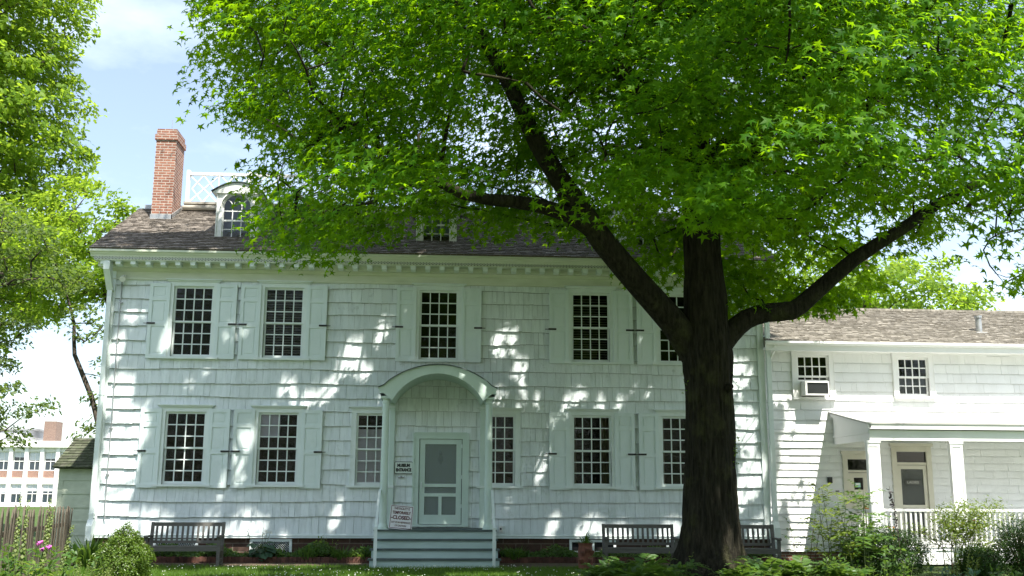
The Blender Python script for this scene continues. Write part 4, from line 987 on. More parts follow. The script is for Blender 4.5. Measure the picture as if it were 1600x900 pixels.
SPOT = [(a, b, c_ * (1.42 if a < -4 else 1.25), d_ * 1.3) for (a, b, c_, d_) in SPOT] + [(-6.9, 12.4, 2.3, 2.6), (-5.2, 10.3, .6, .8), (-7.6, 10.6, .9, .7)]
sx_ = pos[:, 0] + .51 * pos[:, 1]; sz_s = pos[:, 2] + 1.95 * pos[:, 1]
for (a, b, c_, d_) in SPOT:
    if abs(a + .1) < 1.6 and -5.2 < b < -1: continue
    if (abs(a - 1.9) < .9 and -10.5 < b < .4) or (-2 < a < 5 and -8.5 < b < -3): continue          # the trunk stays in the shade of its boughs
    u = (sx_ - a - .22 * (sz_s - b)) / c_; v = (sz_s - b) / d_
    keep &= ~((u * u + v * v < 1.0) & (rng.random(len(pos)) < .985))
pos, nrm = pos[keep], nrm[keep]
sz = rng.uniform(.13, .25, len(pos))
link('crown', leaf_mesh('crown', STAR, pos - O3, nrm, sz, None, rng), L_gum, gum)
print('sweetgum clumps', len(cl), 'leaves', len(pos))
# small shoots on the trunk
sp = []; 
for (x, y, z, n) in ((.47, -.2, 2.55, 22), (.47, -.15, 2.3, 14), (.47, -.2, 3.75, 5), (-.46, -.2, 3.75, 7)):
    sp += [np.array((x, y, z)) + rng.normal(size=3) * (.05, .05, .10) for _ in range(n)]
sp = np.array(sp); link('trunk_shoots', leaf_mesh('trunk_shoots', STAR, sp, np.array([0, -.6, .7]) + rng.normal(size=(len(sp), 3)) * .4, rng.uniform(.06, .10, len(sp)), None, rng), L_gum, gum)

# ================================================================== OTHER TREES
def leafy_tree(name, label, base, trunk_pts, trunk_rad, blobs, dmin, per, Rc, leafsize, lm, seed, tmpl=LOBED, bk=bark2, cutoff=None, group=None, shell=.45, flat=.5, tip=.012, inner=.25, cat='tree'):
    g_ = np.random.default_rng(seed); B = np.array(base, float); P = []
    for (cx, cy, cz, rx, ry, rz) in blobs:
        n = int(rx * ry * rz * 40 / dmin ** 3) + 60; q = norm(g_.normal(size=(n, 3))) * (g_.random((n, 1)) ** .4)
        rr_ = np.linalg.norm(q, axis=1); q = q[(rr_ > shell) | (g_.random(n) < inner)]
        nf = 1 + .22 * np.sin(q[:, 0:1] * 6 + cx) * np.sin(q[:, 2:3] * 7 + cy)
        P.append(np.array([cx, cy, cz]) + q * nf * np.array([rx, ry, rz]))
    P = np.concatenate(P); g_.shuffle(P)
    if cutoff: P = P[cutoff(P)]
    c_ = spaced(P, dmin)
    t = thing(name, label, cat, base, group=group); mb = MB()
    pts = [np.array(p, float) for p in trunk_pts]
    grow(mb, [(pts, trunk_rad)], c_ - B, g_, tip=tip, sag=.04, sides=4, limb_sides=10)
    mb.build('trunk', bk, t, smooth=True)
    ps, nm = clump_leaves(c_, np.array(base) + np.array([0, 0, blobs[0][2]]), per, Rc, flat, g_, .9, .7, .6, .08)
    if cutoff: k = cutoff(ps); ps, nm = ps[k], nm[k]
    link('crown', leaf_mesh('crown', tmpl, ps - B, nm, g_.uniform(.7, 1.3, len(ps)) * leafsize, None, g_), lm, t)
    return t
leafy_tree('oak_tree', 'tall spreading oak with bright yellow green leaves at the left edge, behind the fence', (-22, 15, 0),
           [(0, 0, 0), (.2, 0, 4), (.6, -.2, 9), (1.0, 0, 14), (1.4, 0, 20)], [.7, .5, .4, .28, .06],
           [(-18.0, 14, 19.5, 3.1, 4, 5.5), (-18.0, 14.5, 13.6, 3.3, 4.5, 4.2), (-22, 15, 20, 4.5, 5, 6), (-18.3, 14, 9.4, 3.2, 3.2, 2.2)], 1.0, 115, .82, .25, L_oak, 3, shell=.3, inner=.5)
leafy_tree('maple_tree', 'rounded light green tree just behind the left end of the house roof', (-10.2, 10.9, 0),
           [(0, 0, 0), (-.3, 0, 3), (-.9, 0, 6), (-1.6, 0, 8), (-2.2, 0, 10)], [.28, .22, .18, .13, .05],
           [(-12.6, 10.5, 10.0, 2.6, 2.2, 2.2), (-14.4, 10.5, 9.2, 2.4, 2.2, 1.9), (-11.3, 10.8, 9.4, 1.4, 1.5, 1.0)], .85, 105, .72, .19, L_oak, 5, shell=.3, inner=.5)
leafy_tree('slender_tree', 'thin leaning young tree with sparse foliage beside the house corner', (-9.9, 6.8, 0),
           [(0, 0, 0), (-.4, .1, 2.5), (-1.0, .2, 4.5), (-1.65, .3, 5.8), (-1.75, .3, 6.8), (-2.1, .2, 7.9)], [.10, .09, .08, .065, .05, .02],
           [(-10.75, 6.8, 3.6, .5, .5, 1.0), (-11.0, 6.8, 6.9, .9, .6, .7), (-10.7, 7.2, 5.2, .4, .4, .5), (-12.0, 6.8, 8.3, .9, .6, .7)], .55, 45, .38, .14, L_far, 7, shell=.2, inner=.6)
leafy_tree('locust_tree', 'dark leafy tree hanging low at the left edge in front of the office block', (-14.6, 3.5, 0),
           [(0, 0, 0), (.2, 0, 2), (.8, 0, 3.5), (1.6, 0, 5.0), (2.2, 0, 6.2)], [.22, .2, .15, .1, .05],
           [(-12.9, 3.6, 6.0, 1.1, 1.2, .9), (-12.25, 3.6, 3.75, 1.0, 1.0, .9), (-14.0, 3.6, 5.0, 1.6, 1.6, 2.4), (-11.9, 3.6, 7.6, 1.5, 1.0, .42), (-13.4, 3.6, 8.4, 2.0, 1.6, 1.2)], .62, 90, .5, .13, L_far, 9, shell=.25, inner=.5)
leafy_tree('beech_tree', 'broad tree with yellow green leaves behind the shake roof of the right wing', (17.5, 14, 0),
           [(0, 0, 0), (0, 0, 4), (-.5, 0, 8), (-.5, 0, 11)], [.4, .34, .25, .08],
           [(17.2, 14, 8.6, 4.0, 3.5, 2.5), (14.2, 14.5, 9.0, 3.2, 3, 2.3), (20.0, 14.2, 8.2, 2.2, 2.4, 1.6)], 1.0, 105, .85, .22, L_oak, 13, shell=.3, inner=.5)

# street trees across the road behind the photographer (seen mirrored in the panes, shading the front lawn side)
st0 = leafy_tree('street_tree', 'leafy street tree across the road, seen only as reflections in the window panes', (-14, -52, 0),
           [(0, 0, 0), (0, 0, 4), (.3, 0, 9), (.3, 0, 13)], [.4, .34, .25, .06],
           [(-14, -52, 8.5, 6.0, 4.5, 5.5), (-14, -51, 3.2, 6.2, 2.5, 3.2)], 1.75, 60, 1.15, .5, L_far, 17, shell=.3, inner=.3, group='street trees across the road')
st0.scale = (1.3, 1.3, 1.5)
for (x, y, a) in ((-3.5, -55, 1.2), (8, -51, 2.6), (19, -54, 4.0), (-26, -50, 5.2), (30, -52, 1.9)): dup(st0, (x, y, 0), a)

# ================================================================== SIGNS
def text_mesh(name, body, size, m, parent, loc, width=None, bold=.0, rz=0.0):
    cu = bpy.data.curves.new(name, 'FONT'); cu.body = body; cu.size = size; cu.align_x = 'CENTER'; cu.align_y = 'CENTER'; cu.offset = bold; cu.extrude = .001; cu.resolution_u = 3
    o = bpy.data.objects.new(name, cu); C.objects.link(o); bpy.context.view_layer.update()
    me = bpy.data.meshes.new_from_object(o.evaluated_get(bpy.context.evaluated_depsgraph_get()))
    bpy.data.objects.remove(o); bpy.data.curves.remove(cu); me.name = name
    xs_ = [v.co.x for v in me.vertices]; w0 = max(xs_) - min(xs_); k = (width / w0) if width else 1
    for v in me.vertices: v.co = Vector((v.co.x * k, -v.co.z, v.co.y))
    me.materials.clear(); return link(name, me, m, parent, loc)

ms = thing('entrance_sign', 'small white MUSEUM ENTRANCE plaque with black border left of the front door', 'sign', (-.945, -.065, 2.06))
def rounded(w, h, r, y0, y1, mb, mi=0):
    P = arc(w / 2 - r, h / 2 - r, r, 0, 90, 4) + arc(-w / 2 + r, h / 2 - r, r, 90, 180, 4) + arc(-w / 2 + r, -h / 2 + r, r, 180, 270, 4) + arc(w / 2 - r, -h / 2 + r, r, 270, 360, 4)
    mb.prism(P, 'y', y0, y1, mi)
q = MB(); rounded(.44, .30, .03, .0, .02, q); q.build('border', letter_black, ms, (0, 0, .15))
q = MB(); rounded(.425, .27, .022, -.004, .0, q); q.build('panel', sign_green, ms, (0, 0, .15))
text_mesh('lettering', 'MUSEUM', .10, letter_black, ms, (0, -.006, .205), .31, .007); text_mesh('lettering', 'ENTRANCE', .10, letter_black, ms, (0, -.006, .095), .375, .007)
oo = thing('door_plaque', 'tiny metal scroll plaque under the MUSEUM ENTRANCE sign', 'plaque', (-1.0, -.06, 1.96))
q = MB(); q.box(-.07, .07, -.012, .01, .0, .028); q.lathe([(.0, 0), (.035, .01), (.03, .03), (0, .045)], (0, -.012, .01), 8); q.tube([(-.07, -.012, .014), (-.09, -.015, .03), (-.075, -.015, .04)], .007, 5); q.tube([(.07, -.012, .014), (.09, -.015, .03), (.075, -.015, .04)], .007, 5); q.build('scroll', grey_metal, oo)

cs = thing('closed_sign', 'white sign with maroon letters reading TEMPORARILY CLOSED leaning by the column', 'sign', (-.945, -1.40, .785))
q = MB(); q.box(-.265, .265, 0, .008, 0, .54); q.build('panel', sign_white, cs)
q = MB(); f_ = .012
q.box(-.25, .25, -.002, -.0005, .015, .015 + f_).box(-.25, .25, -.002, -.0005, .513, .525).box(-.25, -.25 + f_, -.002, -.0005, .027, .513).box(.25 - f_, .25, -.002, -.0005, .027, .513); q.build('border', letter_red, cs)
for (t, sz_, z, w, b) in (('THIS FACILITY IS', .075, .465, .36, .0015), ('TEMPORARILY', .092, .370, .42, .003), ('-CLOSED-', .115, .258, .46, .004), ('OUT OF AN ABUNDANCE', .056, .150, .44, .001), ('OF CAUTION', .056, .075, .26, .001)):
    text_mesh('lettering', t, sz_, letter_red, cs, (0, -.003, z), w, b)
cs.rotation_euler = (R(-9), R(5), R(4))

ls = thing('ladies_sign', 'dark LADIES name plate behind the screen of the porch door', 'sign', (11.95, AY - .028, 1.93))
q = MB(); q.box(-.20, .20, -.012, 0, -.055, .055); q.build('plate', mat('dark_plate', (.09, .09, .085), .5), ls); text_mesh('lettering', 'LADIES', .085, mat('pale_letters', (.42, .42, .38), .5), ls, (0, -.014, 0), .3, .002)
q = thing('window_notice', 'pale green and white notice stuck in the small pane of the left annex door', 'notice', (10.52, AY - .006, 1.80))
MB().box(-.07, .07, -.002, 0, 0, .11).build('paper', mat('notice_green', (.35, .62, .52), .6), q); MB().box(-.05, .05, -.004, -.002, .06, .10).build('panel', sign_white, q)
q = thing('wall_notice', 'small grey framed notice on the annex wall beside the porch door', 'notice', (9.99 - .02, AY - .03, 1.60))
MB().box(-.10, .10, -.01, .01, 0, .17).build('panel', sign_white, q); MB().box(-.06, .06, -.013, -.01, .025, .05).box(-.05, .05, -.013, -.01, .07, .12).build('print', mat('grey_print', (.2, .2, .2), .6), q)
q = thing('key_box', 'small black box fixed to the annex wall above the notice', 'box', (9.79, AY - .03, 1.90))
k_ = MB(); k_.box(-.055, .055, -.05, .01, 0, .15); k_.box(-.04, .04, -.056, -.05, .02, .07); k_.build('case', black_iron, q); MB().box(-.03, .03, -.057, -.05, .09, .13).build('cover', mat('dark_cover', (.05, .05, .05), .3), q)
q = thing('outlet_box', 'little white electrical box with dark socket on the wall right of the steps', 'box', (1.45, -.055, .68))
MB().box(-.045, .045, -.05, .01, 0, .13).box(-.055, .055, -.06, .01, .13, .145).build('case', white_paint, q); MB().lathe([(.022, 0), (.022, .05)], (0, -.055, .05), 8).build('socket', black_iron, q)
q = thing('floodlight', 'small white floodlight under the cornice at the left corner of the house', 'lamp', (-8.02, -.065, 6.86))
k_ = MB(); k_.box(-.05, .05, -.03, .02, -.05, .05); k_.tube([(0, -.03, 0), (.0, -.09, -.02)], .018, 6); k_.build('bracket', white_paint, q); k_ = MB(); k_.tube([(0, -.07, -.01), (.02, -.14, -.05), (.04, -.22, -.10)], [.04, .065, .075], 12); k_.build('lamp', white_paint, q)

ac = thing('air_conditioner', 'white box air conditioner in the upper left window of the annex', 'air conditioner', (9.47, AY, 4.06))
k_ = MB(); hw_ = .31
k_.box(-hw_, hw_, -.36, .05, .03, .05).box(-hw_, hw_, -.36, .05, .36, .38).box(-hw_, -hw_ + .02, -.36, .05, .05, .36).box(hw_ - .02, hw_, -.36, .05, .05, .36); k_.box(-hw_, hw_, -.375, -.36, .03, .065).box(-hw_, hw_, -.375, -.36, .345, .38).box(-hw_, -hw_ + .05, -.375, -.36, .065, .345).box(hw_ - .03, hw_, -.375, -.36, .065, .345)
k_.build('case', white_paint, ac)
k_ = MB()
for j in range(14): k_.box(-hw_ + .05, hw_ - .03, -.357, -.352, .07 + j * .02, .078 + j * .02)
k_.box(-hw_ + .03, hw_ - .03, -.345, -.33, .06, .35); k_.build('grille', mat('dark_grille', (.05, .055, .055), .5), ac)
k_ = MB(); k_.box(-.42, -hw_, -.03, -.02, .0, .40).box(hw_, .42, -.03, -.02, 0, .40).box(-.42, .42, -.045, -.02, .40, .45); k_.build('side_panel', annex_trim, ac)

# ================================================================== BENCHES, POT, CHAIR
def bench():
    t = thing('garden_bench', 'x', 'bench', group='teak garden benches along the house'); L_ = 1.56; hl = L_ / 2
    for s in (-1, 1):
        b = MB(); x = s * hl
        b.box(x - .035, x + .035, -.30 - .03, -.30 + .04, 0, .62); b.build('leg', weath_wood, t)
        b = MB(); b.bar((x, .20, 0), (x, .20, .42), .07, .07, (0, 1, 0)); b.bar((x, .20, .40), (x, .30, .93), .07, .06, (0, 1, 0)); b.build('leg', weath_wood, t)
        b = MB(); b.box(x - .04, x + .04, -.36, .22, .62, .655); b.tube([(x - .041, -.36, .635), (x + .041, -.36, .635)], .032, 10); b.build('armrest', weath_wood, t)
        b = MB(); b.box(x - .025, x + .025, -.26, .17, .31, .40).box(x - .02, x + .02, -.26, .17, .10, .15); b.build('side_rail', weath_wood, t)
    b = MB()
    for k in range(5): b.box(-hl + .036, hl - .036, -.33 + k * .105, -.33 + k * .105 + .085, .40, .425)
    b.box(-hl + .036, hl - .036, -.325, -.295, .32, .398); b.build('seat', weath_wood, t)
    b = MB(); b.bar((-hl + .03, .293, .885), (hl - .03, .293, .885), .03, .085); b.bar((-hl + .03, .222, .50), (hl - .03, .222, .50), .03, .06)
    n = 13
    for k in range(n):
        x = -hl + .1 + (L_ - .2) * k / (n - 1); b.bar((x, .228, .52), (x, .288, .85), .048, .018, (0, 1, 0))
    b.build('backrest', weath_wood, t)
    return t
b0 = bench(); b0.location = (-5.70, -1.75, 0); b0.rotation_euler = (0, 0, R(3)); b0['label'] = 'weathered grey slatted bench by the round boxwood, left of the steps'
b1 = dup(b0, (4.45, -2.3, 0), R(-3), 'weathered grey slatted bench between the clay pot and the tree trunk')
b2 = dup(b0, (6.72, -2.45, 0), R(-4), 'weathered grey slatted bench half hidden behind the right side of the trunk')

pot = thing('strawberry_pot', 'tall terracotta strawberry jar with side pockets standing on the path by the bench', 'pot', (3.13, -3.0, 0))
k_ = MB(); k_.lathe([(.12, 0), (.15, .02), (.165, .2), (.165, .38), (.145, .50), (.155, .53), (.165, .56), (.15, .56), (.13, .5)], n=20)
for a, z in ((-1.2, .2), (-2.0, .34), (-1.5, .42), (-.8, .36), (-2.3, .18)):
    k_.tube([(.13 * math.cos(a), .13 * math.sin(a), z - .03), (.185 * math.cos(a), .185 * math.sin(a), z + .01), (.195 * math.cos(a), .195 * math.sin(a), z + .04)], [.05, .045, .05], 8)
k_.build('jar', terracotta, pot)

def straps(n, r0, L, tilt, rg):
    az = rg.uniform(0, 2 * math.pi, n); tl = rg.uniform(*tilt, n)
    al = np.stack([np.cos(az) * np.sin(tl), np.sin(az) * np.sin(tl), np.cos(tl)], 1); nm = np.stack([-np.cos(az) * np.cos(tl), -np.sin(az) * np.cos(tl), np.sin(tl)], 1)
    rad = rg.random(n)[:, None] ** .5 * r0; ps = np.stack([np.cos(az), np.sin(az), np.zeros(n)], 1) * rad
    return ps, nm, rg.uniform(.65, 1.1, n) * L, al
pg = np.random.default_rng(77)
sp_ = thing('spider_plant', 'green arching strap leaved plant growing out of the strawberry jar', 'plant', (3.13, -3.0, .53))
ps, nm, ss, al = straps(46, .08, .32, (.1, 1.5), pg); link('foliage', leaf_mesh('foliage', STRAP, ps, nm, ss, al, pg), L_herb, sp_)
k_ = MB(); k_.lathe([(.0, 0), (.10, .0), (.06, .03), (0, .05)], n=8, cap=False); k_.build('stems', stem_m, sp_)

ch_ = thing('porch_chair', 'orange wooden chair on the porch glimpsed between post and balusters', 'chair', (10.42, -1.35, .42), R(20))
for sx in (-1, 1):
    k_ = MB(); k_.bar((sx * .2, .2, 0), (sx * .2, .24, .92), .035, .035, (0, 1, 0)); k_.build('leg', orange_wood, ch_)
    k_ = MB(); k_.bar((sx * .2, -.2, 0), (sx * .2, -.2, .43), .035, .035, (0, 1, 0)); k_.build('leg', orange_wood, ch_)
MB().box(-.23, .23, -.23, .22, .43, .455).build('seat', orange_wood, ch_)
k_ = MB(); k_.bar((-.19, .235, .82), (.19, .235, .82), .02, .12); k_.bar((-.19, .225, .60), (.19, .225, .60), .02, .06); k_.build('backrest', orange_wood, ch_)

# brick edging of the beds
for (x0, x1, lab) in ((-8.3, -1.55, 'low edging of upright dark bricks along the bed left of the steps'), (1.4, 8.1, 'low edging of upright dark bricks along the bed right of the steps')):
    k_ = MB(); x = x0
    while x < x1:
        w = random.uniform(.085, .10); j = random.uniform(-.012, .012)
        M_ = Matrix.Translation((x + w / 2, -.92 + j, .05)) @ Matrix.Rotation(random.gauss(0, .03), 4, 'Y'); k_.mbox(M_, w / 2 - .003, .05, .085 + random.uniform(-.008, .008)); x += w
    tag(k_.build('brick_edging', mat('edging', (.13, .06, .042), .9, (.06, .032, .025), 6, island=.3, bump=.3, bscale=30), None), lab, 'brick edging')

# ================================================================== PLANTS
def plant(name, label, cat, loc, group=None): return thing(name, label, cat, loc, 0, group)

def boxwood(label, loc, rx, rz, lm, seed, leaf=.042, n=9000, top=0.0):
    g_ = np.random.default_rng(seed); t = plant('boxwood_shrub', label, 'shrub', loc)
    q = norm(g_.normal(size=(n, 3))) * (1 - .5 * g_.random((n, 1)) ** 2.0)
    lump = 1 + .12 * np.sin(q[:, 0] * 9 + seed) * np.sin(q[:, 2] * 8) + .10 * np.sin(q[:, 1] * 11 + q[:, 2] * 6) + g_.normal(size=n) * .035
    p = q * lump[:, None]; p[:, 0] *= rx; p[:, 1] *= rx; p[:, 2] = p[:, 2] * rz + rz * .95
    if top: p[:, 0:2] *= (1 - top * np.clip((p[:, 2:3] - rz) / rz, 0, 1))
    k = p[:, 2] > .01; p = p[k]; q = q[k]
    # leaf tufts: shift leaves towards random tuft centres
    nm = q * .8 + np.array([0, 0, .5]) + g_.normal(size=p.shape) * .6
    link('foliage', leaf_mesh('foliage', OVAL, p, nm, g_.uniform(.7, 1.4, len(p)) * leaf, q + g_.normal(size=p.shape) * .7, g_), lm, t)
    mb = MB()
    for _ in range(26):
        a = g_.uniform(0, 6.28); e = g_.uniform(.3, .8); mb.tube([(0, 0, 0), (math.cos(a) * rx * e * .5, math.sin(a) * rx * e * .5, rz * .8), (math.cos(a) * rx * e, math.sin(a) * rx * e, rz * 1.5)], [.02, .014, .005], 5)
    mb.build('stems', twig_m, t)
    return t
boxwood('round light green boxwood bush in front of the left bench', (-5.15, -8.2, 0), .46, .53, L_box, 1, .034, 16000, .45)
boxwood('large dark green boxwood in front of the annex porch corner post', (8.85, -5.2, 0), .78, .50, L_dbox, 2, .036, 20000)
boxwood('small dark round boxwood to the left of the orange daylilies', (10.5, -5.8, 0), .42, .32, L_dbox, 3, .036, 9000)
boxwood('dark boxwood bush at the right picture edge before the porch railing', (11.5, -5.6, 0), .52, .60, L_dbox, 4, .036, 13000)

def stalks(label, name, loc, n, h, spread, lm, seed, leaf=.09, per=16, tmpl=OVAL, lean=.25, start=.15, stemr=.006, cat='plant', pinnate=False, group=None, stem_mat=None, tl=.8):
    """upright stems carrying leaves all the way up; pinnate = each leaf is a spray of paired leaflets"""
    g_ = np.random.default_rng(seed); t = plant(name, label, cat, loc, group); mb = MB(); P = []; Nn = []; S = []; A = []
    for i in range(n):
        a = g_.uniform(0, 6.28); r = spread * math.sqrt(g_.random()) * .5; hh = h * g_.uniform(.6, 1.05)
        b = np.array([math.cos(a) * r, math.sin(a) * r, 0]); tip = b + np.array([math.cos(a) * lean * hh * g_.uniform(.2, 1.2), math.sin(a) * lean * hh * g_.uniform(.2, 1.2), hh])
        bend = g_.normal(size=3) * .04 * hh; mid = (b + tip) / 2 + bend
        f = lambda u: (1 - u) ** 2 * b + 2 * u * (1 - u) * mid + u * u * tip
        mb.tube([f(u) for u in (0, .25, .5, .75, 1)], [stemr, stemr * .9, stemr * .75, stemr * .55, stemr * .3], 5)
        for j in range(per):
            u = start + (1 - start) * (j + g_.random()) / per; az = j * 2.4 + g_.uniform(-.5, .5); p = f(u); tilt = tl + g_.uniform(-.3, .35) - .35 * u
            d = np.array([math.cos(az) * math.sin(tilt), math.sin(az) * math.sin(tilt), math.cos(tilt)]); sz = leaf * g_.uniform(.7, 1.25) * (1.15 - .5 * u)
            if not pinnate:
                P.append(p); A.append(d); Nn.append(np.array([0, 0, 1]) + g_.normal(size=3) * .3 - d * d[2] * .5); S.append(sz)
            else:
                Lr = sz * 2.2; m = 7; side = np.cross(d, [0, 0, 1]); side /= np.linalg.norm(side) + 1e-9
                for k in range(m):
                    v = (k + 1) / m; pp = p + d * Lr * v - np.array([0, 0, .35 * Lr * v * v])
                    for s in ((-1, 1) if k < m - 1 else (0,)):
                        P.append(pp); A.append(side * s * .9 + d * .55); Nn.append(np.array([0, 0, 1]) + g_.normal(size=3) * .25 + d * .2); S.append(sz * .48 * (1.1 - .5 * abs(v - .5)))
    link('foliage', leaf_mesh('foliage', tmpl, np.array(P), np.array(Nn), np.array(S), np.array(A), g_), lm, t); mb.build('stems', stem_mat or stem_m, t)
    return t, t

# foxgloves at the left
def foxglove(label, loc, h, seed, flowers=False, leanx=0.0):
    g_ = np.random.default_rng(seed); t = plant('foxglove', label, 'plant', loc, 'foxgloves by the picket fence'); mb = MB()
    mb.tube([(0, 0, 0), (leanx * .3, 0, h * .5), (leanx, 0, h)], [.012, .009, .003], 6); mb.build('stem', stem_m, t)
    n = 90; u = np.sort(g_.random(n)); az = np.arange(n) * 2.4; z = h * (.48 + .52 * u); cx = leanx * (z / h) ** 1.3
    d = np.stack([np.cos(az), np.sin(az), .5 - .7 * (1 - u)], 1); ps = np.stack([cx, 0 * z, z], 1) + d * .012
    link('seed_pods', leaf_mesh('seed_pods', BROAD, ps, d + np.array([0, 0, .6]), (.055 - .032 * u), d, g_), L_pale, t)
    m = 22; az = g_.uniform(0, 6.28, m); tl = g_.uniform(.7, 1.35, m); al = np.stack([np.cos(az) * np.sin(tl), np.sin(az) * np.sin(tl), np.cos(tl)], 1)
    zz = g_.uniform(.05, .5 * h, m); link('foliage', leaf_mesh('foliage', OVAL, np.stack([leanx * zz / h * .3, 0 * zz, zz], 1), np.array([0, 0, 1]) + g_.normal(size=(m, 3)) * .2, g_.uniform(.16, .30, m) * (1.2 - zz / h), al, g_), L_herb, t)
    if flowers:
        fm = MB()
        for k in range(7):
            a = k * 1.1 - 2.6; zf = h * .63 + k * .016; b = Vector((leanx * .5 + .02 * math.cos(a), .02 * math.sin(a) - .01, zf)); e = b + Vector((math.cos(a) * .07, math.sin(a) * .05, -.03))
            fm.tube([b, (b + e) / 2, e], [.007, .014, .02], 8, cap=False)
        fm.build('bells', m_petal, t)
    return t
FX = [((-5.42, -12.0, 0), 1.55, 0, 'tall foxglove spike gone to seed at the far left edge', .02), ((-5.18, -12.4, 0), 1.50, 0, 'tall pale foxglove spike second from the left picture edge', .03), ((-5.16, -11.7, 0), 1.52, 0, 'straight foxglove spike in the middle of the fence group', .02),
      ((-5.06, -12.2, 0), 1.42, 1, 'foxglove with a cluster of magenta bells before the fence', .16), ((-4.95, -11.9, 0), 1.18, 0, 'short leaning foxglove spike nearest to the boxwood', .20)]
for i, (l, h, fl_2, lab, lx) in enumerate(FX): foxglove(lab, l, h, 30 + i, bool(fl_2), lx)
stalks('dense mound of broad green leaves below the foxglove spikes', 'leafy_perennial', (-4.95, -12.6, 0), 50, .92, 1.1, L_herb, 51, .14, 17, OVAL, .3, .1)
stalks('bright pale green leafy clump in the bottom left corner', 'leafy_perennial', (-4.55, -14.2, 0), 34, .80, .8, L_rose, 52, .10, 18, OVAL, .3, .1)
stalks('low pale green lavender like spikes left of the round boxwood', 'lavender_plant', (-5.05, -10.9, 0), 120, .62, .95, L_pale, 53, .045, 26, OVAL, .25, .2, .003)
t = plant('daylily_clump', 'dark green strappy clump at the foot of the left downspout', 'plant', (-7.6, -2.3, 0)); ps, nm, ss, al = straps(170, .35, .75, (.1, 1.15), pg)
link('foliage', leaf_mesh('foliage', STRAP, ps, nm, ss, al, pg), L_herb, t)
stalks('dark bushy perennial between the fence end and the downspout', 'leafy_perennial', (-8.3, -2.6, 0), 22, .62, .8, L_dbox, 54, .12, 12, OVAL, .3, .1)
stalks('low leafy plant against the foundation right of the downspout', 'leafy_perennial', (-7.3, -.75, .1), 18, .5, .8, L_herb, 55, .10, 12, OVAL, .3, .1)

# bed planting along the foundation
def cover(name, x0, x1, y0, y1, n, size, lm, seed, h=.18, z0=.12, gap=None):
    g_ = np.random.default_rng(seed); x = g_.uniform(x0, x1, n); y = g_.uniform(y0, y1, n)
    hh = h * (.45 + .4 * np.sin(x * 2.1 + seed) * np.sin(y * 4) + .35 * np.sin(x * 5.3 + seed)).clip(.12, 1.2)
    z = z0 + hh * g_.random(n) ** .6; q = np.stack([x, y, z], 1)
    if gap: q = q[~gap(q)]
    me = leaf_mesh(name, OVAL, q, np.array([0, -.25, 1]) + g_.normal(size=q.shape) * .5, g_.uniform(.6, 1.3, len(q)) * size, None, g_)
    return tag(link(name, me, lm, None), kind='stuff')
cover('ground_cover', -8.2, -1.6, -.9, -.05, 7500, .085, L_herb, 61, .30)
cover('ground_cover', 1.45, 8.0, -.9, -.05, 6500, .075, L_herb, 62, .24)
hs_ = plant('hosta', 'blue green hosta with big leaves and white flower spikes before the basement window', 'plant', (-4.2, -.75, .08)); n = 48
az = pg.uniform(0, 6.28, n); tl = pg.uniform(.25, 1.35, n); al = np.stack([np.cos(az) * np.sin(tl), np.sin(az) * np.sin(tl), np.cos(tl)], 1)
rd = pg.uniform(.05, .34, n)[:, None]; ps = al * rd + np.array([0, 0, .06])
link('foliage', leaf_mesh('foliage', BROAD, ps, np.array([0, -.3, 1]) + al * .3, pg.uniform(.16, .26, n), al * [1, 1, .2], pg), L_blue, hs_)
k_ = MB()
for (p, q_) in zip(ps, al): k_.tube([(0, 0, 0), tuple(p)], .005, 4)
for a in (-.30, .05, .14, .22): k_.tube([(a * .3, 0, 0), (a, -.05, .62)], .005, 5)
k_.build('stems', stem_m, hs_)
for a in (-.30, .05, .14, .22):
    fp = np.array([a, -.05, .60]) + pg.normal(size=(16, 3)) * (.025, .025, .05); link('flower', leaf_mesh('flower', OVAL, fp, pg.normal(size=fp.shape), .05, None, pg), w_petal, hs_)
stalks('light green herb with cut leaves rising from the bed left of the steps', 'leafy_perennial', (-2.75, -.55, .1), 9, .52, .35, L_rose, 63, .085, 9, LOBED, .3, .2)
for i, (x, lab) in enumerate(((-2.3, 'fine bright green clump in the bed beside the steps'), (-3.1, 'fine bright green clump next to the cut leaved herb'), (-1.75, 'low grassy clump touching the left side of the steps'), (1.75, 'low grassy tuft touching the right side of the steps'))):
    t = plant('grassy_clump', lab, 'plant', (x, -.75, .08)); ps, nm, ss, al = straps(110, .25, .34, (.05, 1.1), pg); link('foliage', leaf_mesh('foliage', STRAP, ps, nm, ss, al, pg), L_herb, t)

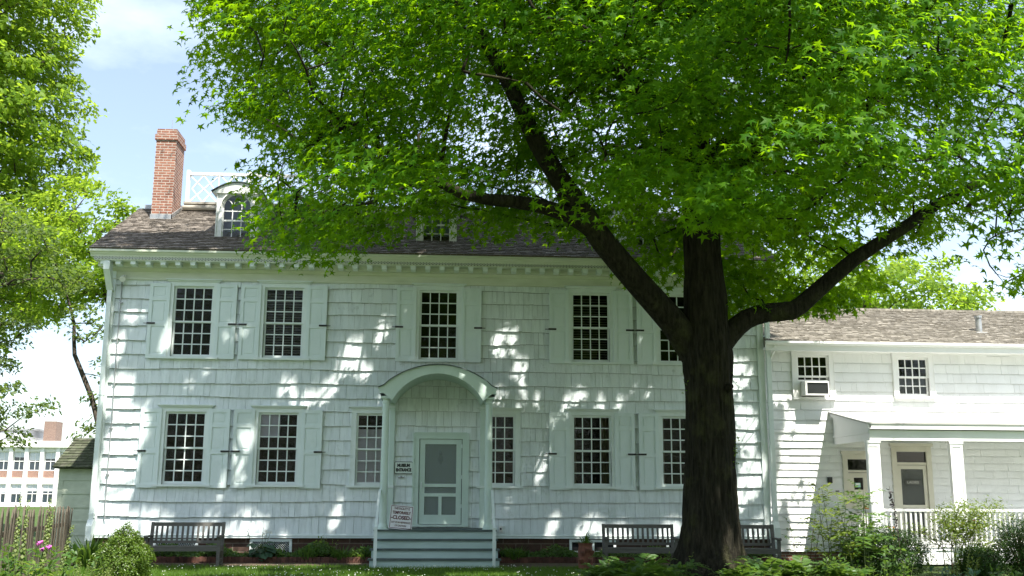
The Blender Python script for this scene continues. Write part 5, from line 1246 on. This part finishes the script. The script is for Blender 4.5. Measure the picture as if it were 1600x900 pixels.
# ferns and low leafy plants around the trunk
def fern(label, loc, n, L, seed, lm=L_herb, width=.2):
    g_ = np.random.default_rng(seed); t = plant('fern', label, 'fern', loc, 'ferns around the tree'); P = []; A = []; Nn = []; S = []; mb = MB()
    for i in range(n):
        az = g_.uniform(0, 6.28); el = g_.uniform(.55, 1.35); LL = L * g_.uniform(.6, 1.1); dr = np.array([math.cos(az), math.sin(az), 0]); prev = np.array([g_.normal() * .05, g_.normal() * .05, 0]); pts = [prev]
        m = 13; side = np.array([-dr[1], dr[0], 0])
        for k in range(1, m + 1):
            e = el - 1.5 * (k / m) ** 1.3; d = dr * math.cos(e) + np.array([0, 0, math.sin(e)]); prev = prev + d * LL / m; pts.append(prev)
            if k > 2:
                w = width * LL * math.sin(math.pi * min(1, .18 + .82 * k / m)) + .02; up_n = np.cross(side, d); up_n = up_n * np.sign(up_n[2] + 1e-6)
                for s in (-1, 1): P.append(prev); A.append(side * s + d * .45); Nn.append(up_n + g_.normal(size=3) * .18); S.append(w * g_.uniform(.85, 1.15))
        mb.tube(pts, [.004] * len(pts), 4, cap=False)
    link('fronds', leaf_mesh('fronds', OVAL, np.array(P), np.array(Nn), np.array(S), np.array(A), g_), lm, t); mb.build('stems', stem_m, t); return t
FR = [((2.85, -7.6, 0), .95, 'fern at the left end of the fern bed by the trunk'), ((3.35, -7.9, 0), 1.05, 'broad fern in the middle of the bed left of the trunk'), ((3.85, -7.4, 0), 1.0, 'fern close to the left root of the tree'), ((3.7, -8.3, 0), .9, 'low fern in front at the left root of the trunk'),
      ((5.15, -7.9, 0), .8, 'shaded fern in front of the trunk foot'), ((5.75, -7.6, 0), .95, 'fern at the right root of the trunk'), ((6.35, -7.5, 0), 1.05, 'tall fern under the end of the hidden bench'), ((6.9, -7.9, 0), .80, 'sunlit fern at the left of the tall feathery shrub'), ((7.3, -7.3, 0), .75, 'fern at the foot of the feathery shrub')]
for i, (l, L, lab) in enumerate(FR): fern(lab, l, 30, L, 80 + i)
stalks('thin wild seedling with pale leaves left of the trunk foot', 'seedling', (4.05, -7.6, 0), 4, .80, .5, L_rose, 95, .07, 8, OVAL, .5, .35, .005)

# tall feathery shrubs, rose, boxwood companions before the annex
stalks('tall feathery shrub with many compound leaves, left of the porch', 'ash_sapling', (7.5, -5.9, 0), 5, 1.72, .5, L_rose, 101, .30, 10, OVAL, .16, .25, .011, 'shrub', True, None, stem_m, 1.0)
stalks('feathery shrub close to the porch corner post', 'ash_sapling', (8.05, -6.2, 0), 5, 1.66, .5, L_herb, 102, .30, 10, OVAL, .16, .25, .011, 'shrub', True, None, stem_m, 1.0)
stalks('thin wispy stem leaning left in front of the annex wall', 'ash_sapling', (7.15, -5.4, 0), 3, 1.55, .3, L_herb, 103, .16, 10, OVAL, .30, .35, .008, 'shrub', True, None, twig_m, 1.0)
stalks('low mass of mixed leaves below the feathery shrubs', 'leafy_perennial', (7.7, -7.0, 0), 30, .60, 1.5, L_herb, 104, .12, 12, OVAL, .3, .1, cat='plant')
t = plant('dried_spire', 'dark dry flower spire standing against the white porch post', 'plant', (8.88, -5.95, 0)); g_ = np.random.default_rng(5)
k_ = MB(); k_.tube([(0, 0, 0), (-.06, 0, .8), (-.10, 0, 1.30), (-.18, 0, 1.78)], [.008, .006, .005, .003], 5); k_.build('stem', twig_m, t)
zz = g_.uniform(.75, 1.72, 150); link('seed_heads', leaf_mesh('seed_heads', BROAD, np.stack([-.06 - .12 * ((zz - .8) / .9).clip(0, 1) ** 1.3 + g_.normal(size=150) * .018, g_.normal(size=150) * .02, zz], 1), g_.normal(size=(150, 3)), g_.uniform(.02, .045, 150), None, g_), mat('dry_heads', (.035, .03, .035), .9), t)
# rose bush: arching canes
rb = plant('rose_bush', 'airy rose bush with small yellow green leaves leaning over the porch railing', 'shrub', (10.45, -5.0, 0)); g_ = np.random.default_rng(9); k_ = MB(); P = []; A = []; Nn = []; S = []
for i in range(17):
    a = g_.uniform(0, 6.28); sp2 = g_.uniform(.25, 1.2); h = g_.uniform(.7, 1.75) * (1.05 - .12 * sp2); top = np.array([math.cos(a) * sp2, math.sin(a) * sp2 * .6, h]); b = np.array([g_.normal() * .08, g_.normal() * .08, 0]); mid = np.array([b[0] + top[0] * .25, b[1] + top[1] * .25, h * .75])
    f = lambda u: (1 - u) ** 2 * b + 2 * u * (1 - u) * mid + u * u * top
    k_.tube([f(u) for u in np.linspace(0, 1, 7)], list(np.linspace(.010, .003, 7)), 5)
    for j in range(7):
        u = .45 + .55 * (j + g_.random()) / 7; p = f(u)
        for k in range(42):
            q = p + g_.normal(size=3) * (.13, .11, .06); P.append(q); A.append(g_.normal(size=3)); Nn.append(np.array([0, -.3, 1]) + g_.normal(size=3) * .5); S.append(g_.uniform(.035, .075))
link('foliage', leaf_mesh('foliage', OVAL, np.array(P), np.array(Nn), np.array(S), np.array(A), g_), L_rose, rb); k_.build('canes', twig_m, rb)
stalks('yellow green leafy clump filling the foot of the rose bush', 'leafy_perennial', (9.8, -6.1, 0), 26, .62, 1.0, L_rose, 105, .07, 16, OVAL, .3, .1)
stalks('low blue green leafy plant at the bottom edge before the boxwood', 'leafy_perennial', (8.9, -8.2, 0), 16, .42, 1.1, L_blue, 106, .15, 9, LOBED, .35, .1)
stalks('low spreading leaves at the bottom edge under the right boxwood', 'leafy_perennial', (10.3, -7.6, 0), 16, .36, 1.2, L_herb, 107, .12, 9, OVAL, .35, .1)
for i, (l, lab) in enumerate((((10.75, -4.9, 0), 'orange daylily in flower left of the edge boxwood'), ((11.2, -4.2, 0), 'orange daylily in flower close to the porch railing'))):
    dl = plant('orange_daylily', lab, 'plant', l); ps, nm, ss, al = straps(60, .15, .6, (.1, 1.0), pg); link('foliage', leaf_mesh('foliage', STRAP, ps, nm, ss, al, pg), L_rose, dl)
    k_ = MB(); fm = MB()
    for (dx, h) in ((-.14, .98), (.05, 1.06), (.17, .92)):
        k_.tube([(0, 0, 0), (dx * .6, 0, h * .6), (dx, 0, h)], [.006, .005, .004], 5)
        fm = MB()
        for q in range(6):
            a = q * 1.047; c_ = Vector((dx, 0, h)); e = c_ + Vector((math.cos(a) * .07, math.sin(a) * .07, .04)); w_ = Vector((-math.sin(a), math.cos(a), 0)) * .022; m_ = (c_ + e) / 2 + Vector((0, 0, .015)); fm.add([c_, m_ + w_, e, m_ - w_], [(0, 1, 2, 3)])
        fm.build('flower', o_petal, dl)
    k_.build('stems', stem_m, dl)

# lawn blades and clover
g_ = np.random.default_rng(3); n = 90000
x = g_.uniform(-8.5, 9, n); y = -8.5 + 6.6 * g_.random(n); edge = -2.35 - .35 * np.sin(x * .7) * np.where(x < 0, 1, .6) + np.where(x < -5, .55, 0)
k = (y < edge + g_.normal(size=n) * .12) & ~((np.abs(x - PC) < 1.45) & (y > -2.6)); x, y = x[k], y[k]; n = len(x)
bl_ = g_.uniform(.035, .085, n); az = g_.uniform(0, 6.28, n); ln = g_.normal(size=(n, 2)) * .025; w_ = .006
V = np.zeros((n, 3, 3)); V[:, 0] = np.stack([x - w_ * np.cos(az), y - w_ * np.sin(az), 0 * x], 1); V[:, 1] = np.stack([x + w_ * np.cos(az), y + w_ * np.sin(az), 0 * x], 1); V[:, 2] = np.stack([x + ln[:, 0], y + ln[:, 1], bl_], 1)
me = bpy.data.meshes.new('lawn_grass'); me.vertices.add(n * 3); me.vertices.foreach_set('co', V.reshape(-1).astype(np.float32)); me.loops.add(n * 3); me.loops.foreach_set('vertex_index', np.arange(n * 3, dtype=np.int32)); me.polygons.add(n); me.polygons.foreach_set('loop_start', np.arange(0, n * 3, 3, dtype=np.int32)); me.update(calc_edges=True)
tag(link('lawn_grass', me, L_grass, None), kind='stuff')
n = 420; x = g_.uniform(-6, 3.0, n); y = g_.uniform(-7.0, -2.6, n); k = np.sin(x * 1.3 + 1) * np.sin(y * 1.7) > -.25; x, y = x[k], y[k]
cv = MB()
for a, b in zip(x, y):
    z = random.uniform(.05, .09); r = .011; cv.add([(a + r, b, z), (a, b + r, z), (a - r, b, z), (a, b - r, z), (a, b, z + r), (a, b, z - r)], [(0, 1, 4), (1, 2, 4), (2, 3, 4), (3, 0, 4), (1, 0, 5), (2, 1, 5), (3, 2, 5), (0, 3, 5)])
tag(cv.build('clover_flowers', w_petal, None), kind='stuff')
